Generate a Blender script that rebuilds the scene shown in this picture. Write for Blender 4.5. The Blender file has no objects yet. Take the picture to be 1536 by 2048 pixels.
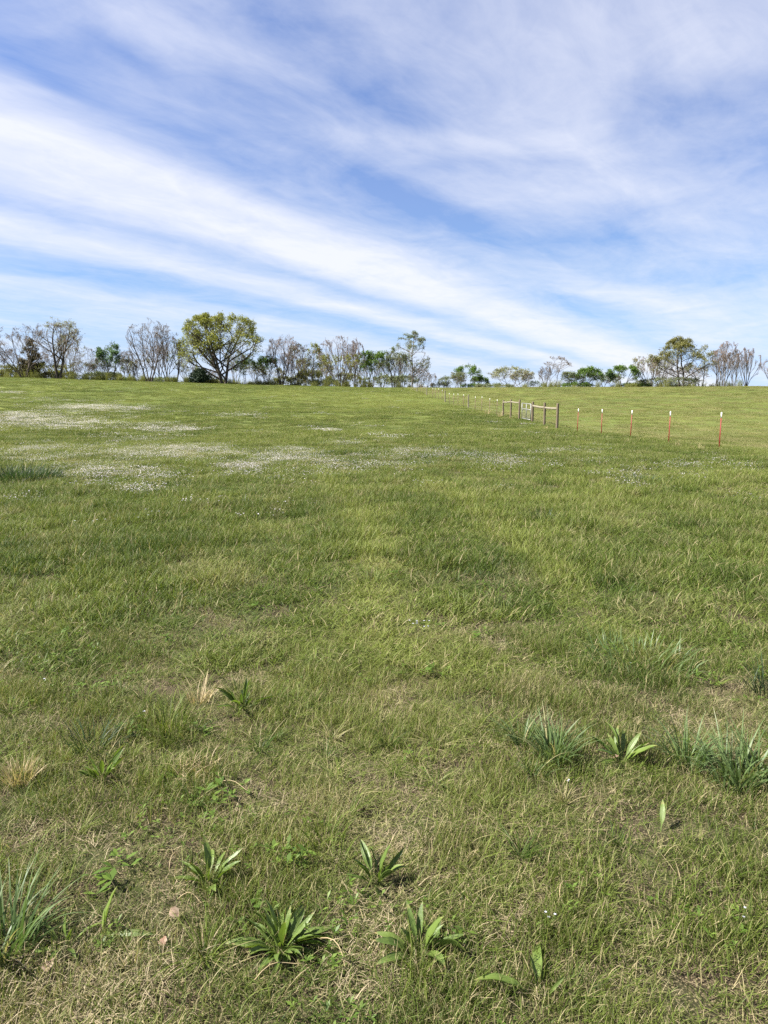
import bpy, math
import numpy as np
from math import radians as R

scene = bpy.context.scene
COL = scene.collection
rng = np.random.default_rng(7)

# ------------------------------------------------------------------ camera, light, exposure
PITCH = R(8.55)
EYE = 1.6
FPX = 1490.0
cam_d = bpy.data.cameras.new('camera'); cam = bpy.data.objects.new('camera', cam_d); COL.objects.link(cam)
cam_d.sensor_fit = 'VERTICAL'; cam_d.sensor_height = 36.0; cam_d.sensor_width = 27.0
cam_d.lens = FPX / 2048 * 36.0
cam_d.clip_start = 0.05; cam_d.clip_end = 20000
cam.location = (0, 0, EYE); cam.rotation_euler = (math.pi / 2 - PITCH, 0, 0)
scene.camera = cam

SUN_EL, SUN_AZ = R(47), R(-98)          # azimuth measured from +Y towards +X: the sun stands to the left
SUNV = np.array([math.cos(SUN_EL) * math.sin(SUN_AZ), math.cos(SUN_EL) * math.cos(SUN_AZ), math.sin(SUN_EL)])
sun_d = bpy.data.lights.new('sun', 'SUN'); sun = bpy.data.objects.new('sun', sun_d); COL.objects.link(sun)
sun_d.energy = 5.0; sun_d.angle = R(0.53); sun_d.color = (1.0, 0.955, 0.87)
sun.rotation_euler = (math.pi / 2 - SUN_EL, 0, -SUN_AZ + math.pi)
scene.view_settings.view_transform = 'Standard'; scene.view_settings.look = 'None'
scene.view_settings.exposure = 1.8; scene.view_settings.gamma = 1.0
scene.view_settings.use_curve_mapping = False
scene.render.engine = 'CYCLES'
scene.cycles.max_bounces = 6; scene.cycles.diffuse_bounces = 3; scene.cycles.transmission_bounces = 4
scene.cycles.sample_clamp_indirect = 4.0
try:
    scene.cycles.use_denoising = False
except Exception:
    pass

class NT:
    """small helper for building node trees"""
    def __init__(s, tree):
        s.t = tree; s.n = tree.nodes; s.l = tree.links
    def node(s, kind, **kw):
        n = s.n.new(kind)
        for k, v in kw.items(): setattr(n, k, v)
        return n
    def put(s, sock, v):
        if isinstance(v, bpy.types.NodeSocket): s.l.new(v, sock)
        elif v is not None: sock.default_value = v
    def math(s, op, a, b=None, c=None, clamp=False):
        n = s.node('ShaderNodeMath', operation=op, use_clamp=clamp)
        for i, v in enumerate((a, b, c)):
            if v is not None: s.put(n.inputs[i], v)
        return n.outputs[0]
    def mix(s, f, a, b, blend='MIX'):
        n = s.node('ShaderNodeMix', data_type='RGBA', blend_type=blend)
        s.put(n.inputs[0], f)
        s.put(n.inputs[6], a if isinstance(a, bpy.types.NodeSocket) else (*a, 1))
        s.put(n.inputs[7], b if isinstance(b, bpy.types.NodeSocket) else (*b, 1))
        return n.outputs[2]
    def noise(s, vec, scale, detail=3, rough=0.55, dist=0.0):
        n = s.node('ShaderNodeTexNoise')
        if vec is not None: s.put(n.inputs['Vector'], vec)
        n.inputs['Scale'].default_value = scale; n.inputs['Detail'].default_value = detail
        n.inputs['Roughness'].default_value = rough; n.inputs['Distortion'].default_value = dist
        return n.outputs['Fac']
    def rng(s, v, a, b, c=0.0, d=1.0, kind='LINEAR'):
        n = s.node('ShaderNodeMapRange', interpolation_type=kind); n.clamp = True
        s.put(n.inputs[0], v)
        for i, x in enumerate((a, b, c, d)): s.put(n.inputs[i + 1], x)
        return n.outputs[0]
    def ramp(s, v, stops):
        n = s.node('ShaderNodeValToRGB'); s.put(n.inputs[0], v); cr = n.color_ramp
        cr.interpolation = 'B_SPLINE' if len(stops) > 4 else 'LINEAR'
        while len(cr.elements) > 1: cr.elements.remove(cr.elements[-1])
        cr.elements[0].position = stops[0][0]; cr.elements[0].color = (*[stops[0][1]] * 3, 1)
        for p, c in stops[1:]:
            e = cr.elements.new(p); e.color = (c, c, c, 1)
        return n.outputs[0]

def view_dir(px, py):
    """direction in the world of a place in the photograph"""
    x = (px - 768) / FPX; y = -(py - 1024) / FPX
    v = np.array([x, math.cos(PITCH) + y * math.sin(PITCH), -math.sin(PITCH) + y * math.cos(PITCH)])
    return v / np.linalg.norm(v)

# ------------------------------------------------------------------ sky: daylight with high cirrus
world = bpy.data.worlds.new('World'); scene.world = world; world.use_nodes = True
W = NT(world.node_tree); W.n.clear()
out = W.node('ShaderNodeOutputWorld'); bg = W.node('ShaderNodeBackground')
sky = W.node('ShaderNodeTexSky', sky_type='NISHITA'); sky.sun_disc = False
sky.sun_elevation = SUN_EL; sky.sun_rotation = SUN_AZ
sky.air_density = 1.0; sky.dust_density = 0.1; sky.ozone_density = 3.0; sky.altitude = 250
CL_AZ = R(34); CL_OFF = 0.06
tc = W.node('ShaderNodeTexCoord'); sp = W.node('ShaderNodeSeparateXYZ'); W.put(sp.inputs[0], tc.outputs['Generated'])
dz = W.math('ADD', W.math('MAXIMUM', sp.outputs[2], 0.0), CL_OFF)
cx = W.math('DIVIDE', sp.outputs[0], dz); cy = W.math('DIVIDE', sp.outputs[1], dz)
U = W.math('ADD', W.math('MULTIPLY', cx, math.sin(CL_AZ)), W.math('MULTIPLY', cy, math.cos(CL_AZ)))
V = W.math('SUBTRACT', W.math('MULTIPLY', cx, math.cos(CL_AZ)), W.math('MULTIPLY', cy, math.sin(CL_AZ)))
def comb(a, b, c=0.0):
    n = W.node('ShaderNodeCombineXYZ'); W.put(n.inputs[0], a); W.put(n.inputs[1], b); W.put(n.inputs[2], c); return n.outputs[0]
def sc(v, k): return W.math('MULTIPLY', v, k)
warp = W.noise(comb(sc(U, 0.35), sc(V, 0.8), 3.1), 1.0, 3, 0.5)
warp2 = W.noise(comb(sc(U, 1.1), sc(V, 2.4), 7.7), 1.0, 4, 0.6)
Vw = W.math('ADD', V, W.math('ADD', sc(W.math('SUBTRACT', warp, 0.5), 0.30), sc(W.math('SUBTRACT', warp2, 0.5), 0.26)))
streak = W.noise(comb(sc(U, 0.8), sc(Vw, 6.0), 1.3), 1.0, 6, 0.62, 0.2)
streak2 = W.noise(comb(sc(U, 0.4), sc(Vw, 2.4), 4.3), 1.0, 3, 0.5, 0.2)
wisp = W.noise(comb(sc(U, 3.0), sc(V, 4.0), 5.3), 1.0, 8, 0.66, 1.3)
fine = W.noise(comb(sc(U, 7.0), sc(V, 10.0), 2.3), 1.0, 6, 0.65, 0.8)
soft = W.noise(comb(sc(U, 1.3), sc(V, 1.8), 9.3), 1.0, 5, 0.6, 0.9)
vv = W.rng(Vw, -8.0, 4.0)
def rp(v): return (v + 8.0) / 12.0
band = W.ramp(vv, [(rp(a), b) for a, b in (
    (-8, .32), (-6.8, .45), (-6.0, .2), (-5.2, .5), (-4.8, .3), (-4.45, .72), (-4.2, .5), (-3.95, .10), (-3.72, .12), (-3.5, .72), (-3.25, .92), (-3.06, .22),
    (-2.92, .34), (-2.66, 1.10), (-2.35, 1.12), (-2.12, .45), (-1.95, .02), (-1.72, .04), (-1.5, .34), (-1.25, .36), (-0.9, .30), (-0.4, .36), (0.5, .38),
    (1.4, .36), (2.6, .45), (4, .36))])
dens = W.math('ADD', band, sc(W.math('SUBTRACT', streak, 0.5), 0.42))
dens = W.math('ADD', dens, sc(W.math('SUBTRACT', streak2, 0.5), 0.30))
dens = W.math('ADD', dens, sc(W.math('SUBTRACT', soft, 0.5), 0.9))
dens = W.math('ADD', dens, sc(W.math('SUBTRACT', wisp, 0.5), 0.42))
dens = W.math('ADD', dens, sc(W.math('SUBTRACT', fine, 0.5), 0.14))
def uv_of(px, py):
    d = view_dir(px, py); p = d[:2] / (max(d[2], 0) + CL_OFF)
    return (p @ [math.sin(CL_AZ), math.cos(CL_AZ)], p @ [math.cos(CL_AZ), -math.sin(CL_AZ)])
# single cloud banks and clear gaps: two ends of each, half width across, density
for (x0, y0, x1, y1, w, amp) in (
        (730, 268, 1180, 290, .13, .42), (1000, 380, 1400, 380, .20, .32), (1330, 130, 1536, 100, .16, .25),
        (950, 60, 1500, 30, .26, .26), (1150, 130, 1250, 330, .14, .18), (960, 525, 1330, 610, .26, .42), (1300, 610, 1560, 680, .6, .30),
        (1150, 655, 1400, 690, .5, .25), (1080, 600, 1250, 690, .3, -.15), (1290, 560, 1536, 560, .30, -.12),
        (620, 110, 840, 250, .15, -.38), (850, 220, 900, 250, .06, -.15), (700, 330, 980, 470, .12, -.28), (980, 470, 1250, 560, .14, -.1),
        (1400, 180, 1560, 330, .16, -.24), (1060, 480, 1400, 480, .16, -.22), (200, 60, 330, 130, .05, -.28),
        (0, 110, 150, 190, .08, -.22), (240, 10, 580, 150, .11, .32), (200, 150, 560, 260, .06, .12), (560, 20, 700, 60, .1, -.1), (20, 30, 150, 60, .08, .15)):
    a = np.array(uv_of(x0, y0)); b = np.array(uv_of(x1, y1)); c = (a + b) / 2; L = np.linalg.norm(b - a) / 2 + w * .6; t = (b - a) / np.linalg.norm(b - a)
    du = W.math('SUBTRACT', U, float(c[0])); dv = W.math('SUBTRACT', Vw, float(c[1]))
    e1 = sc(W.math('ADD', sc(du, float(t[0])), sc(dv, float(t[1]))), float(1 / L))
    e2 = sc(W.math('SUBTRACT', sc(dv, float(t[0])), sc(du, float(t[1]))), float(1 / w))
    r2 = W.math('ADD', W.math('MULTIPLY', e1, e1), W.math('MULTIPLY', e2, e2))
    dens = W.math('ADD', dens, sc(W.math('EXPONENT', sc(r2, -1.0)), amp))
# a thin veil thickens towards the horizon, all the way round
veil = W.rng(sp.outputs[2], 0.0, 0.14, 0.06, 0.0, 'SMOOTHSTEP')
dens = W.math('ADD', dens, veil)
dens = W.rng(dens, -0.10, 1.08, 0.0, 0.94)
tintn = W.node('ShaderNodeValToRGB'); W.put(tintn.inputs[0], W.math('MULTIPLY', sp.outputs[2], 2.0)); cr = tintn.color_ramp
stops = [(0.0, (.45, .60, 1.12)), (.10, (.52, .62, .95)), (.20, (.60, .70, .90)), (.32, (.72, .77, .92)), (.50, (.88, .84, .98)), (.90, (.92, .90, 1.08))]
while len(cr.elements) > 1: cr.elements.remove(cr.elements[-1])
cr.elements[0].position = 0; cr.elements[0].color = (*stops[0][1], 1)
for p_, c_ in stops[1:]: cr.elements.new(p_).color = (*c_, 1)
skyc = W.mix(1.0, sky.outputs[0], tintn.outputs[0], 'MULTIPLY')
cloudc = W.mix(W.rng(sp.outputs[2], 0.0, 0.45), (5.5, 5.65, 6.0), (5.45, 5.6, 6.3))
fin = W.mix(dens, skyc, cloudc)
W.put(bg.inputs[0], fin); bg.inputs[1].default_value = 0.05
W.l.new(bg.outputs[0], out.inputs[0])

# ------------------------------------------------------------------ numpy helpers
def hash2(ix, iy, seed):
    h = (ix.astype(np.int64) * 374761393 + iy.astype(np.int64) * 668265263 + seed * 1442695041) & 0xffffffff
    h = ((h ^ (h >> 13)) * 1274126177) & 0xffffffff
    return ((h ^ (h >> 16)) & 0xffffff) / float(0xffffff)
def vnoise(x, y, scale, seed=0, octaves=3):
    x = np.asarray(x, float) / scale; y = np.asarray(y, float) / scale
    tot = 0; amp = 1; s = 0
    for o in range(octaves):
        ix = np.floor(x); iy = np.floor(y); fx = x - ix; fy = y - iy
        fx = fx * fx * (3 - 2 * fx); fy = fy * fy * (3 - 2 * fy)
        a = hash2(ix, iy, seed + o); b = hash2(ix + 1, iy, seed + o); c = hash2(ix, iy + 1, seed + o); d = hash2(ix + 1, iy + 1, seed + o)
        tot = tot + amp * ((a * (1 - fx) + b * fx) * (1 - fy) + (c * (1 - fx) + d * fx) * fy); s += amp
        amp *= 0.5; x = x * 2.03 + 5.1; y = y * 2.03 + 1.7
    return tot / s                                                   # 0..1
def sstep(a, b, x):
    t = np.clip((np.asarray(x, float) - a) / (b - a), 0, 1); return t * t * (3 - 2 * t)

def mesh_np(name, V, F, mat=None, attrs=None, smooth=False):
    V = np.asarray(V, np.float32).reshape(-1, 3); F = np.asarray(F, np.int32); k = F.shape[1]
    me = bpy.data.meshes.new(name)
    me.vertices.add(len(V)); me.vertices.foreach_set('co', V.ravel())
    me.loops.add(F.size); me.loops.foreach_set('vertex_index', F.ravel())
    me.polygons.add(len(F)); me.polygons.foreach_set('loop_start', np.arange(0, F.size, k, dtype=np.int32))
    if smooth: me.polygons.foreach_set('use_smooth', np.ones(len(F), bool))
    for n, a in (attrs or {}).items():
        a = np.asarray(a, np.float32)
        at = me.attributes.new(n, 'FLOAT' if a.ndim == 1 else 'FLOAT_VECTOR', 'POINT')
        at.data.foreach_set('value' if a.ndim == 1 else 'vector', a.ravel())
    me.update(calc_edges=True)
    if mat: me.materials.append(mat)
    return me
def link(name, me, parent=None, loc=None, rot=None, scale=None):
    o = bpy.data.objects.new(name, me); COL.objects.link(o)
    if parent: o.parent = parent
    if loc is not None: o.location = [float(v) for v in loc]
    if rot is not None: o.rotation_euler = [float(v) for v in rot]
    if scale is not None: o.scale = (scale,) * 3 if np.isscalar(scale) else [float(v) for v in scale]
    return o
def tag(o, label=None, cat=None, group=None, kind=None):
    for k, v in (('label', label), ('category', cat), ('group', group), ('kind', kind)):
        if v: o[k] = v
    return o
def merge(parts):
    """parts: list of (V, F, attrs) with equal face size"""
    Vs, Fs, A, n = [], [], {}, 0
    for V, F, a in parts:
        Vs.append(V); Fs.append(F + n); n += len(V)
        for k, v in a.items(): A.setdefault(k, []).append(v)
    return np.concatenate(Vs), np.concatenate(Fs), {k: np.concatenate(v) for k, v in A.items()}

# ------------------------------------------------------------------ the lie of the land
_py = np.arange(-400, 7000, 1.0)
_pz = np.interp(_py, [-400, -20, 0, 10, 28, 48, 62, 78, 94, 112, 125, 140, 150, 165, 200, 260, 420, 800, 7000],
                [0, 0, 0, 0, -.22, -.2, .28, .68, 1.3, 2.3, 3.0, 3.72, 3.92, 3.7, 2.2, -2.0, -8, -14, -20])
_k = np.hanning(15); _k /= _k.sum()
_pz = np.convolve(np.pad(_pz, 7, 'edge'), _k, 'valid')
def fence_x(y): return 14.7 - 0.075 * np.asarray(y, float)
def height(x, y):
    x = np.asarray(x, float); y = np.asarray(y, float)
    z = np.interp(y, _py, _pz)
    s = sstep(5, 140, y) * (1 - .7 * sstep(170, 400, y))
    z = z + s * 0.027 * np.clip(-x, 0, 160) + s * 0.006 * np.clip(x - 15, 0, 120)
    off = x - fence_x(y)
    z = z - 0.22 * sstep(0.3, 3.5, off) * sstep(15, 25, y) * (1 - sstep(60, 100, y))
    n = vnoise(x, y, 9.0, 3, 2) - .5
    z = z + n * (0.10 + 0.25 * sstep(25, 90, y)) * sstep(2, 14, np.hypot(x, y))
    z = z + (vnoise(x, y, 0.8, 11, 2) - .5) * 0.035 * sstep(0.5, 3, np.hypot(x, y))
    return z
def at(px, py, rise=0.0):
    """the spot on the land that a place in the photograph shows"""
    d = view_dir(px, py); t = np.concatenate([np.arange(1.2, 40, .02), np.arange(40, 175, .1)])
    P = np.array([0, 0, EYE]) + d * t[:, None]
    h = height(P[:, 0], P[:, 1]) + rise
    i = np.argmax(P[:, 2] < h)
    if P[i, 2] >= h[i]: i = int(np.argmin(P[:, 2] - h))
    p = P[i]; return np.array([p[0], p[1], float(height(p[0], p[1]))])

# ------------------------------------------------------------------ materials
def material(name):
    m = bpy.data.materials.new(name); m.use_nodes = True; T = NT(m.node_tree)
    p = m.node_tree.nodes['Principled BSDF']; return m, T, p
def leafy(name, base, tip, dry, rough=0.5, trans=0.35, spec=0.25, tint_hi=(0.175, 0.20, 0.05), tint_lo=(0.018, 0.046, 0.008), use_tint=True, patch=0.0):
    """grass, leaves: colour from per-blade tone (random), along-blade position, dryness, and the clump's own tint"""
    m, T, p = material(name)
    def attr(n, kind='GEOMETRY'):
        a = T.node('ShaderNodeAttribute', attribute_type=kind); a.attribute_name = n; return a.outputs['Fac']
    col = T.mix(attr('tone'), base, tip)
    if use_tint:
        t = attr('tint', 'INSTANCER')
        col = T.mix(T.rng(t, 0.0, 1.0, 0.0, 0.75), col, tint_hi)
        col = T.mix(T.rng(t, 0.0, -1.0, 0.0, 0.75), col, tint_lo)
        dr = T.math('ADD', attr('dryness'), attr('dryc', 'INSTANCER'), clamp=True)
    else: dr = attr('dryness')
    col = T.mix(dr, col, dry)
    T.put(p.inputs['Base Color'], col); p.inputs['Roughness'].default_value = rough
    p.inputs['Specular IOR Level'].default_value = spec
    tr = T.node('ShaderNodeBsdfTranslucent'); T.put(tr.inputs[0], T.mix(1.0, col, (1.25, 1.3, 0.7), 'MULTIPLY'))
    ms = T.node('ShaderNodeMixShader'); ms.inputs[0].default_value = trans
    o = T.n['Material Output']; T.l.new(p.outputs[0], ms.inputs[1]); T.l.new(tr.outputs[0], ms.inputs[2]); T.l.new(ms.outputs[0], o.inputs[0])
    return m
M_GRASS = leafy('pasture_blades', (0.018, 0.036, 0.006), (0.140, 0.178, 0.034), (0.30, 0.25, 0.14), spec=.12, trans=.30)  # dark root end of the blade colour also deepens the shade between blades
M_THATCH = leafy('dead_blades', (0.09, 0.07, 0.04), (0.29, 0.24, 0.15), (0.34, 0.28, 0.175), trans=0.15, spec=.12, tint_hi=(.42, .35, .225), tint_lo=(.09, .07, .04))
M_BLUE = leafy('blue_green_blades', (0.05, 0.088, 0.028), (0.13, 0.18, 0.066), (0.36, 0.3, 0.16), use_tint=False, rough=.45, spec=.25)
M_DARKTUFT = leafy('deep_green_blades', (0.014, 0.030, 0.012), (0.045, 0.075, 0.03), (0.3, 0.25, 0.14), use_tint=False)
M_WISP = leafy('straw_blades', (0.28, 0.21, 0.11), (0.46, 0.37, 0.22), (0.46, 0.37, 0.22), use_tint=False, trans=.25)
M_PETAL = leafy('petals', (0.36, 0.335, 0.36), (0.52, 0.485, 0.51), (0.5, 0.45, 0.3), tint_hi=(.48, .45, .40), tint_lo=(.42, .38, .48), trans=.3)
M_PETAL1 = leafy('single_petals', (0.42, 0.41, 0.48), (0.52, 0.51, 0.58), (0.5, 0.45, 0.3), use_tint=False, trans=.3)
M_WEED = leafy('weed_leaves', (0.05, 0.095, 0.012), (0.12, 0.175, 0.03), (0.36, 0.3, 0.14), trans=.35)

def broad_leaf_mat():
    m, T, p = material('plantain_leaf')
    a = T.node('ShaderNodeAttribute', attribute_type='GEOMETRY'); a.attribute_name = 'across'
    b = T.node('ShaderNodeAttribute', attribute_type='GEOMETRY'); b.attribute_name = 'along'
    oi = T.node('ShaderNodeObjectInfo')
    rib = T.math('ABSOLUTE', T.math('SINE', T.math('MULTIPLY', a.outputs['Fac'], math.pi * 2.5)))
    rib = T.math('POWER', T.math('SUBTRACT', 1.0, rib), 4.0)
    tc = T.node('ShaderNodeTexCoord'); nz = T.noise(tc.outputs['Object'], 14, 4)
    col = T.mix(oi.outputs['Random'], (0.055, 0.095, 0.02), (0.12, 0.17, 0.036))
    col = T.mix(T.rng(nz, .4, .75), col, (0.12, 0.17, 0.035))
    col = T.mix(T.math('MULTIPLY', rib, 0.5), col, (0.17, 0.22, 0.07))
    edge = T.math('MULTIPLY', T.rng(b.outputs['Fac'], .8, 1.0), T.rng(nz, .48, .62)); col = T.mix(edge, col, (0.35, 0.24, 0.12))
    T.put(p.inputs['Base Color'], col); p.inputs['Roughness'].default_value = .42; p.inputs['Specular IOR Level'].default_value = .35
    bump = T.node('ShaderNodeBump'); bump.inputs['Strength'].default_value = .35; bump.inputs['Distance'].default_value = .004
    T.put(bump.inputs['Height'], T.math('SUBTRACT', T.math('MULTIPLY', nz, .8), rib)); T.l.new(bump.outputs[0], p.inputs['Normal'])
    tr = T.node('ShaderNodeBsdfTranslucent'); T.put(tr.inputs[0], T.mix(1.0, col, (1.3, 1.4, .6), 'MULTIPLY'))
    ms = T.node('ShaderNodeMixShader'); ms.inputs[0].default_value = .28
    T.l.new(p.outputs[0], ms.inputs[1]); T.l.new(tr.outputs[0], ms.inputs[2]); T.l.new(ms.outputs[0], T.n['Material Output'].inputs[0])
    return m
M_PLANTAIN = broad_leaf_mat()

def ground_mat():
    m, T, p = material('pasture_ground')
    g = T.node('ShaderNodeNewGeometry'); pos = g.outputs['Position']
    cd = T.node('ShaderNodeSeparateXYZ'); T.put(cd.inputs[0], pos)
    far = T.rng(cd.outputs[1], 12, 60)
    n1 = T.noise(pos, 40, 5, .7); n2 = T.noise(pos, 3.0, 4); n3 = T.noise(pos, .12, 4); n4 = T.noise(pos, 160, 3, .6)
    soil = T.mix(T.rng(n1, .35, .65), (0.014, 0.010, 0.007), (0.055, 0.042, 0.025))
    soil = T.mix(T.rng(n4, .52, .68), soil, (0.24, 0.19, 0.11))
    soil = T.mix(T.rng(n2, .45, .7, 0, .6), soil, (0.05, 0.07, 0.02))
    gr = T.mix(T.rng(n3, .35, .65), (0.06, 0.09, 0.02), (0.11, 0.13, 0.03)); gr = T.mix(T.rng(n2, .3, .7, 0, .5), gr, (0.12, 0.13, 0.035))
    T.put(p.inputs['Base Color'], T.mix(far, soil, gr)); p.inputs['Roughness'].default_value = .95; p.inputs['Specular IOR Level'].default_value = .1
    bump = T.node('ShaderNodeBump'); bump.inputs['Strength'].default_value = .8; bump.inputs['Distance'].default_value = .02
    T.put(bump.inputs['Height'], n1); T.l.new(bump.outputs[0], p.inputs['Normal'])
    return m
M_GROUND = ground_mat()
def wood_mat(name, a, b, dark):
    m, T, p = material(name)
    tc = T.node('ShaderNodeTexCoord'); mp = T.node('ShaderNodeMapping'); mp.inputs['Scale'].default_value = (14, 14, 1.2)
    T.put(mp.inputs[0], tc.outputs['Object'])
    n = T.noise(mp.outputs[0], 2.2, 6, .65, .4); n2 = T.noise(tc.outputs['Object'], 3, 4)
    c = T.mix(T.rng(n, .3, .7), a, b); c = T.mix(T.rng(n, .56, .7, 0, .8), c, dark); c = T.mix(T.rng(n2, .5, .8, 0, .5), c, dark)
    T.put(p.inputs['Base Color'], c); p.inputs['Roughness'].default_value = .9
    bu = T.node('ShaderNodeBump'); bu.inputs['Strength'].default_value = .7; bu.inputs['Distance'].default_value = .01; T.put(bu.inputs['Height'], n)
    T.l.new(bu.outputs[0], p.inputs['Normal']); return m
M_WOOD = wood_mat('weathered_wood', (0.080, 0.060, 0.038), (0.145, 0.112, 0.072), (0.028, 0.021, 0.014))
M_WOODP = wood_mat('pale_wood', (0.13, 0.115, 0.075), (0.20, 0.175, 0.12), (0.06, 0.05, 0.033))
def bark_mat(name, a, b):
    m, T, p = material(name)
    tc = T.node('ShaderNodeTexCoord'); n = T.noise(tc.outputs['Object'], 3.5, 5, .65)
    T.put(p.inputs['Base Color'], T.mix(T.rng(n, .3, .7), a, b)); p.inputs['Roughness'].default_value = .9; p.inputs['Specular IOR Level'].default_value = .15
    return m
M_BARK = bark_mat('dark_bark', (0.04, 0.033, 0.026), (0.09, 0.075, 0.06))
M_BARKG = bark_mat('grey_bark', (0.09, 0.08, 0.068), (0.17, 0.15, 0.13))
M_TWIG = bark_mat('grey_twigs', (0.12, 0.092, 0.066), (0.19, 0.15, 0.112))
M_TWIGP = bark_mat('pinkish_twigs', (0.155, 0.112, 0.088), (0.24, 0.182, 0.148))
def metal(name, col, rough, met=0.0, wear=None):
    m, T, p = material(name)
    tc = T.node('ShaderNodeTexCoord'); n = T.noise(tc.outputs['Object'], 22, 4)
    c = T.mix(T.rng(n, .55, .72), col, wear or tuple(v * .7 for v in col))
    T.put(p.inputs['Base Color'], c); p.inputs['Roughness'].default_value = rough; p.inputs['Metallic'].default_value = met; return m
M_RED = metal('red_post_paint', (0.16, 0.006, 0.004), .6, 0, (0.11, 0.01, 0.007))
M_RUST = metal('rusty_post', (0.13, 0.08, 0.055), .8, 0, (0.13, 0.08, 0.05))
M_WHITE = metal('white_post_paint', (0.66, 0.655, 0.62), .5, 0, (0.6, 0.58, 0.52))
M_GALV = metal('galvanised_steel', (0.22, 0.22, 0.215), .5, .35)
M_WIRE = metal('fence_wire', (0.33, 0.32, 0.30), .5, .5)
def leafmat(name, a, b, trans=.35):
    return leafy(name, a, b, tuple(v * .8 for v in b), use_tint=False, trans=trans, spec=.2, rough=.6)
M_LEAF = {
    'olive': leafmat('olive_leaves', (0.115, 0.13, 0.022), (0.27, 0.27, 0.06)),
    'olive2': leafmat('dull_olive_leaves', (0.095, 0.10, 0.028), (0.22, 0.205, 0.07)),
    'pale': leafmat('pale_leaves', (0.17, 0.18, 0.10), (0.32, 0.32, 0.19)),
    'grey': leafmat('grey_green_leaves', (0.09, 0.115, 0.06), (0.19, 0.215, 0.12)),
    'green': leafmat('fresh_green_leaves', (0.055, 0.11, 0.02), (0.13, 0.20, 0.04)),
    'bluegreen': leafmat('blue_green_leaves', (0.05, 0.10, 0.05), (0.14, 0.205, 0.105)),
    'bush': leafmat('bush_leaves', (0.10, 0.11, 0.03), (0.185, 0.185, 0.055)),
    'conifer': leafmat('conifer_needles', (0.012, 0.024, 0.013), (0.035, 0.058, 0.028), .1),
    'cedar': leafmat('brown_cedar_foliage', (0.055, 0.048, 0.026), (0.12, 0.10, 0.05), .1),
}

# ------------------------------------------------------------------ ground
ys = np.concatenate([np.arange(-60, -2, 2.0), np.arange(-2, 14, .16), np.arange(14, 40, .5), np.arange(40, 180, 1.2), np.geomspace(182, 6500, 60)])
ts = np.linspace(-1, 1, 241)
X = ts[None, :] * (16 + 1.15 * np.abs(ys))[:, None]; Y = np.repeat(ys[:, None], len(ts), 1)
Z = height(X, Y)
nr, nc = X.shape; idx = np.arange(nr * nc).reshape(nr, nc)
F = np.stack([idx[:-1, :-1], idx[:-1, 1:], idx[1:, 1:], idx[1:, :-1]], -1).reshape(-1, 4)
gr = link('ground', mesh_np('ground', np.stack([X, Y, Z], -1), F, M_GROUND, smooth=True)); gr['kind'] = 'structure'

# ------------------------------------------------------------------ blades and scatter
def blades(r, n, rad, h, w, bend, segs=4, dry=0.1, tone=None, base_spread='disc', tilt=0.0, out=0.0, curl=0.0):
    """n curved tapering blades rooted in a disc of radius rad; returns V, F (quads), attrs"""
    th = r.uniform(0, 2 * np.pi, n); rr = rad * np.sqrt(r.uniform(0, 1, n))
    base = np.stack([rr * np.cos(th), rr * np.sin(th), np.full(n, -0.006)], -1)
    hh = r.uniform(h[0], h[1], n); ww = r.uniform(w[0], w[1], n); bb = r.uniform(bend[0], bend[1], n)
    az = r.uniform(0, 2 * np.pi, n) if out == 0 else th + r.normal(0, out, n)
    dirn = np.stack([np.cos(az), np.sin(az), np.zeros(n)], -1)
    tw = az + np.pi / 2 + r.normal(0, 0.7, n)
    side = np.stack([np.cos(tw), np.sin(tw), np.zeros(n)], -1)
    t = np.linspace(0, 1, segs + 1)
    phi = (bb[:, None] * (t[None, :] ** 1.2)) + (r.uniform(0, tilt, n) if tilt else np.zeros(n))[:, None] + 0.08   # angle from vertical along the blade
    phi = np.minimum(phi, 2.4)
    ds = np.diff(t)[None, :] * hh[:, None]
    pm = (phi[:, 1:] + phi[:, :-1]) / 2
    hx = np.concatenate([np.zeros((n, 1)), np.cumsum(np.sin(pm) * ds, 1)], 1)
    hz = np.concatenate([np.zeros((n, 1)), np.cumsum(np.cos(pm) * ds, 1)], 1)
    c = base[:, None, :] + dirn[:, None, :] * hx[..., None] + np.array([0, 0, 1]) * hz[..., None]
    c[..., 2] = np.maximum(c[..., 2], 0.002)
    wid = ww[:, None] * 0.5 * (1 - t[None, :] ** 2.2 * 0.93) * (0.7 + 0.3 * np.minimum(1, t[None, :] * 4))
    Vv = np.stack([c - side[:, None, :] * wid[..., None], c + side[:, None, :] * wid[..., None]], 2)   # n, segs+1, 2, 3
    k = (segs + 1) * 2
    b0 = (np.arange(n) * k)[:, None, None]; s0 = (np.arange(segs) * 2)[None, :, None]
    Fq = b0 + s0 + np.array([0, 1, 3, 2])[None, None, :]
    tn = r.uniform(0, 1, n) if tone is None else np.clip(r.normal(tone, .2, n), 0, 1)
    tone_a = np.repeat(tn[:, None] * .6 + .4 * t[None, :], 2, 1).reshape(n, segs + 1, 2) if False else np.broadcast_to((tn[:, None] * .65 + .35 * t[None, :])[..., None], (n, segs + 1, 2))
    isdry = (r.uniform(0, 1, n) < dry)[:, None] * r.uniform(.5, 1, n)[:, None]
    tipdry = np.where(r.uniform(0, 1, n)[:, None] < .25, np.clip((t[None, :] - .75) * 3, 0, 1) * .8, 0)
    dr = np.broadcast_to(np.maximum(isdry, tipdry)[..., None], (n, segs + 1, 2))
    return Vv.reshape(-1, 3), Fq.reshape(-1, 4), {'tone': tone_a.reshape(-1).copy(), 'dryness': dr.reshape(-1).copy()}

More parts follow.
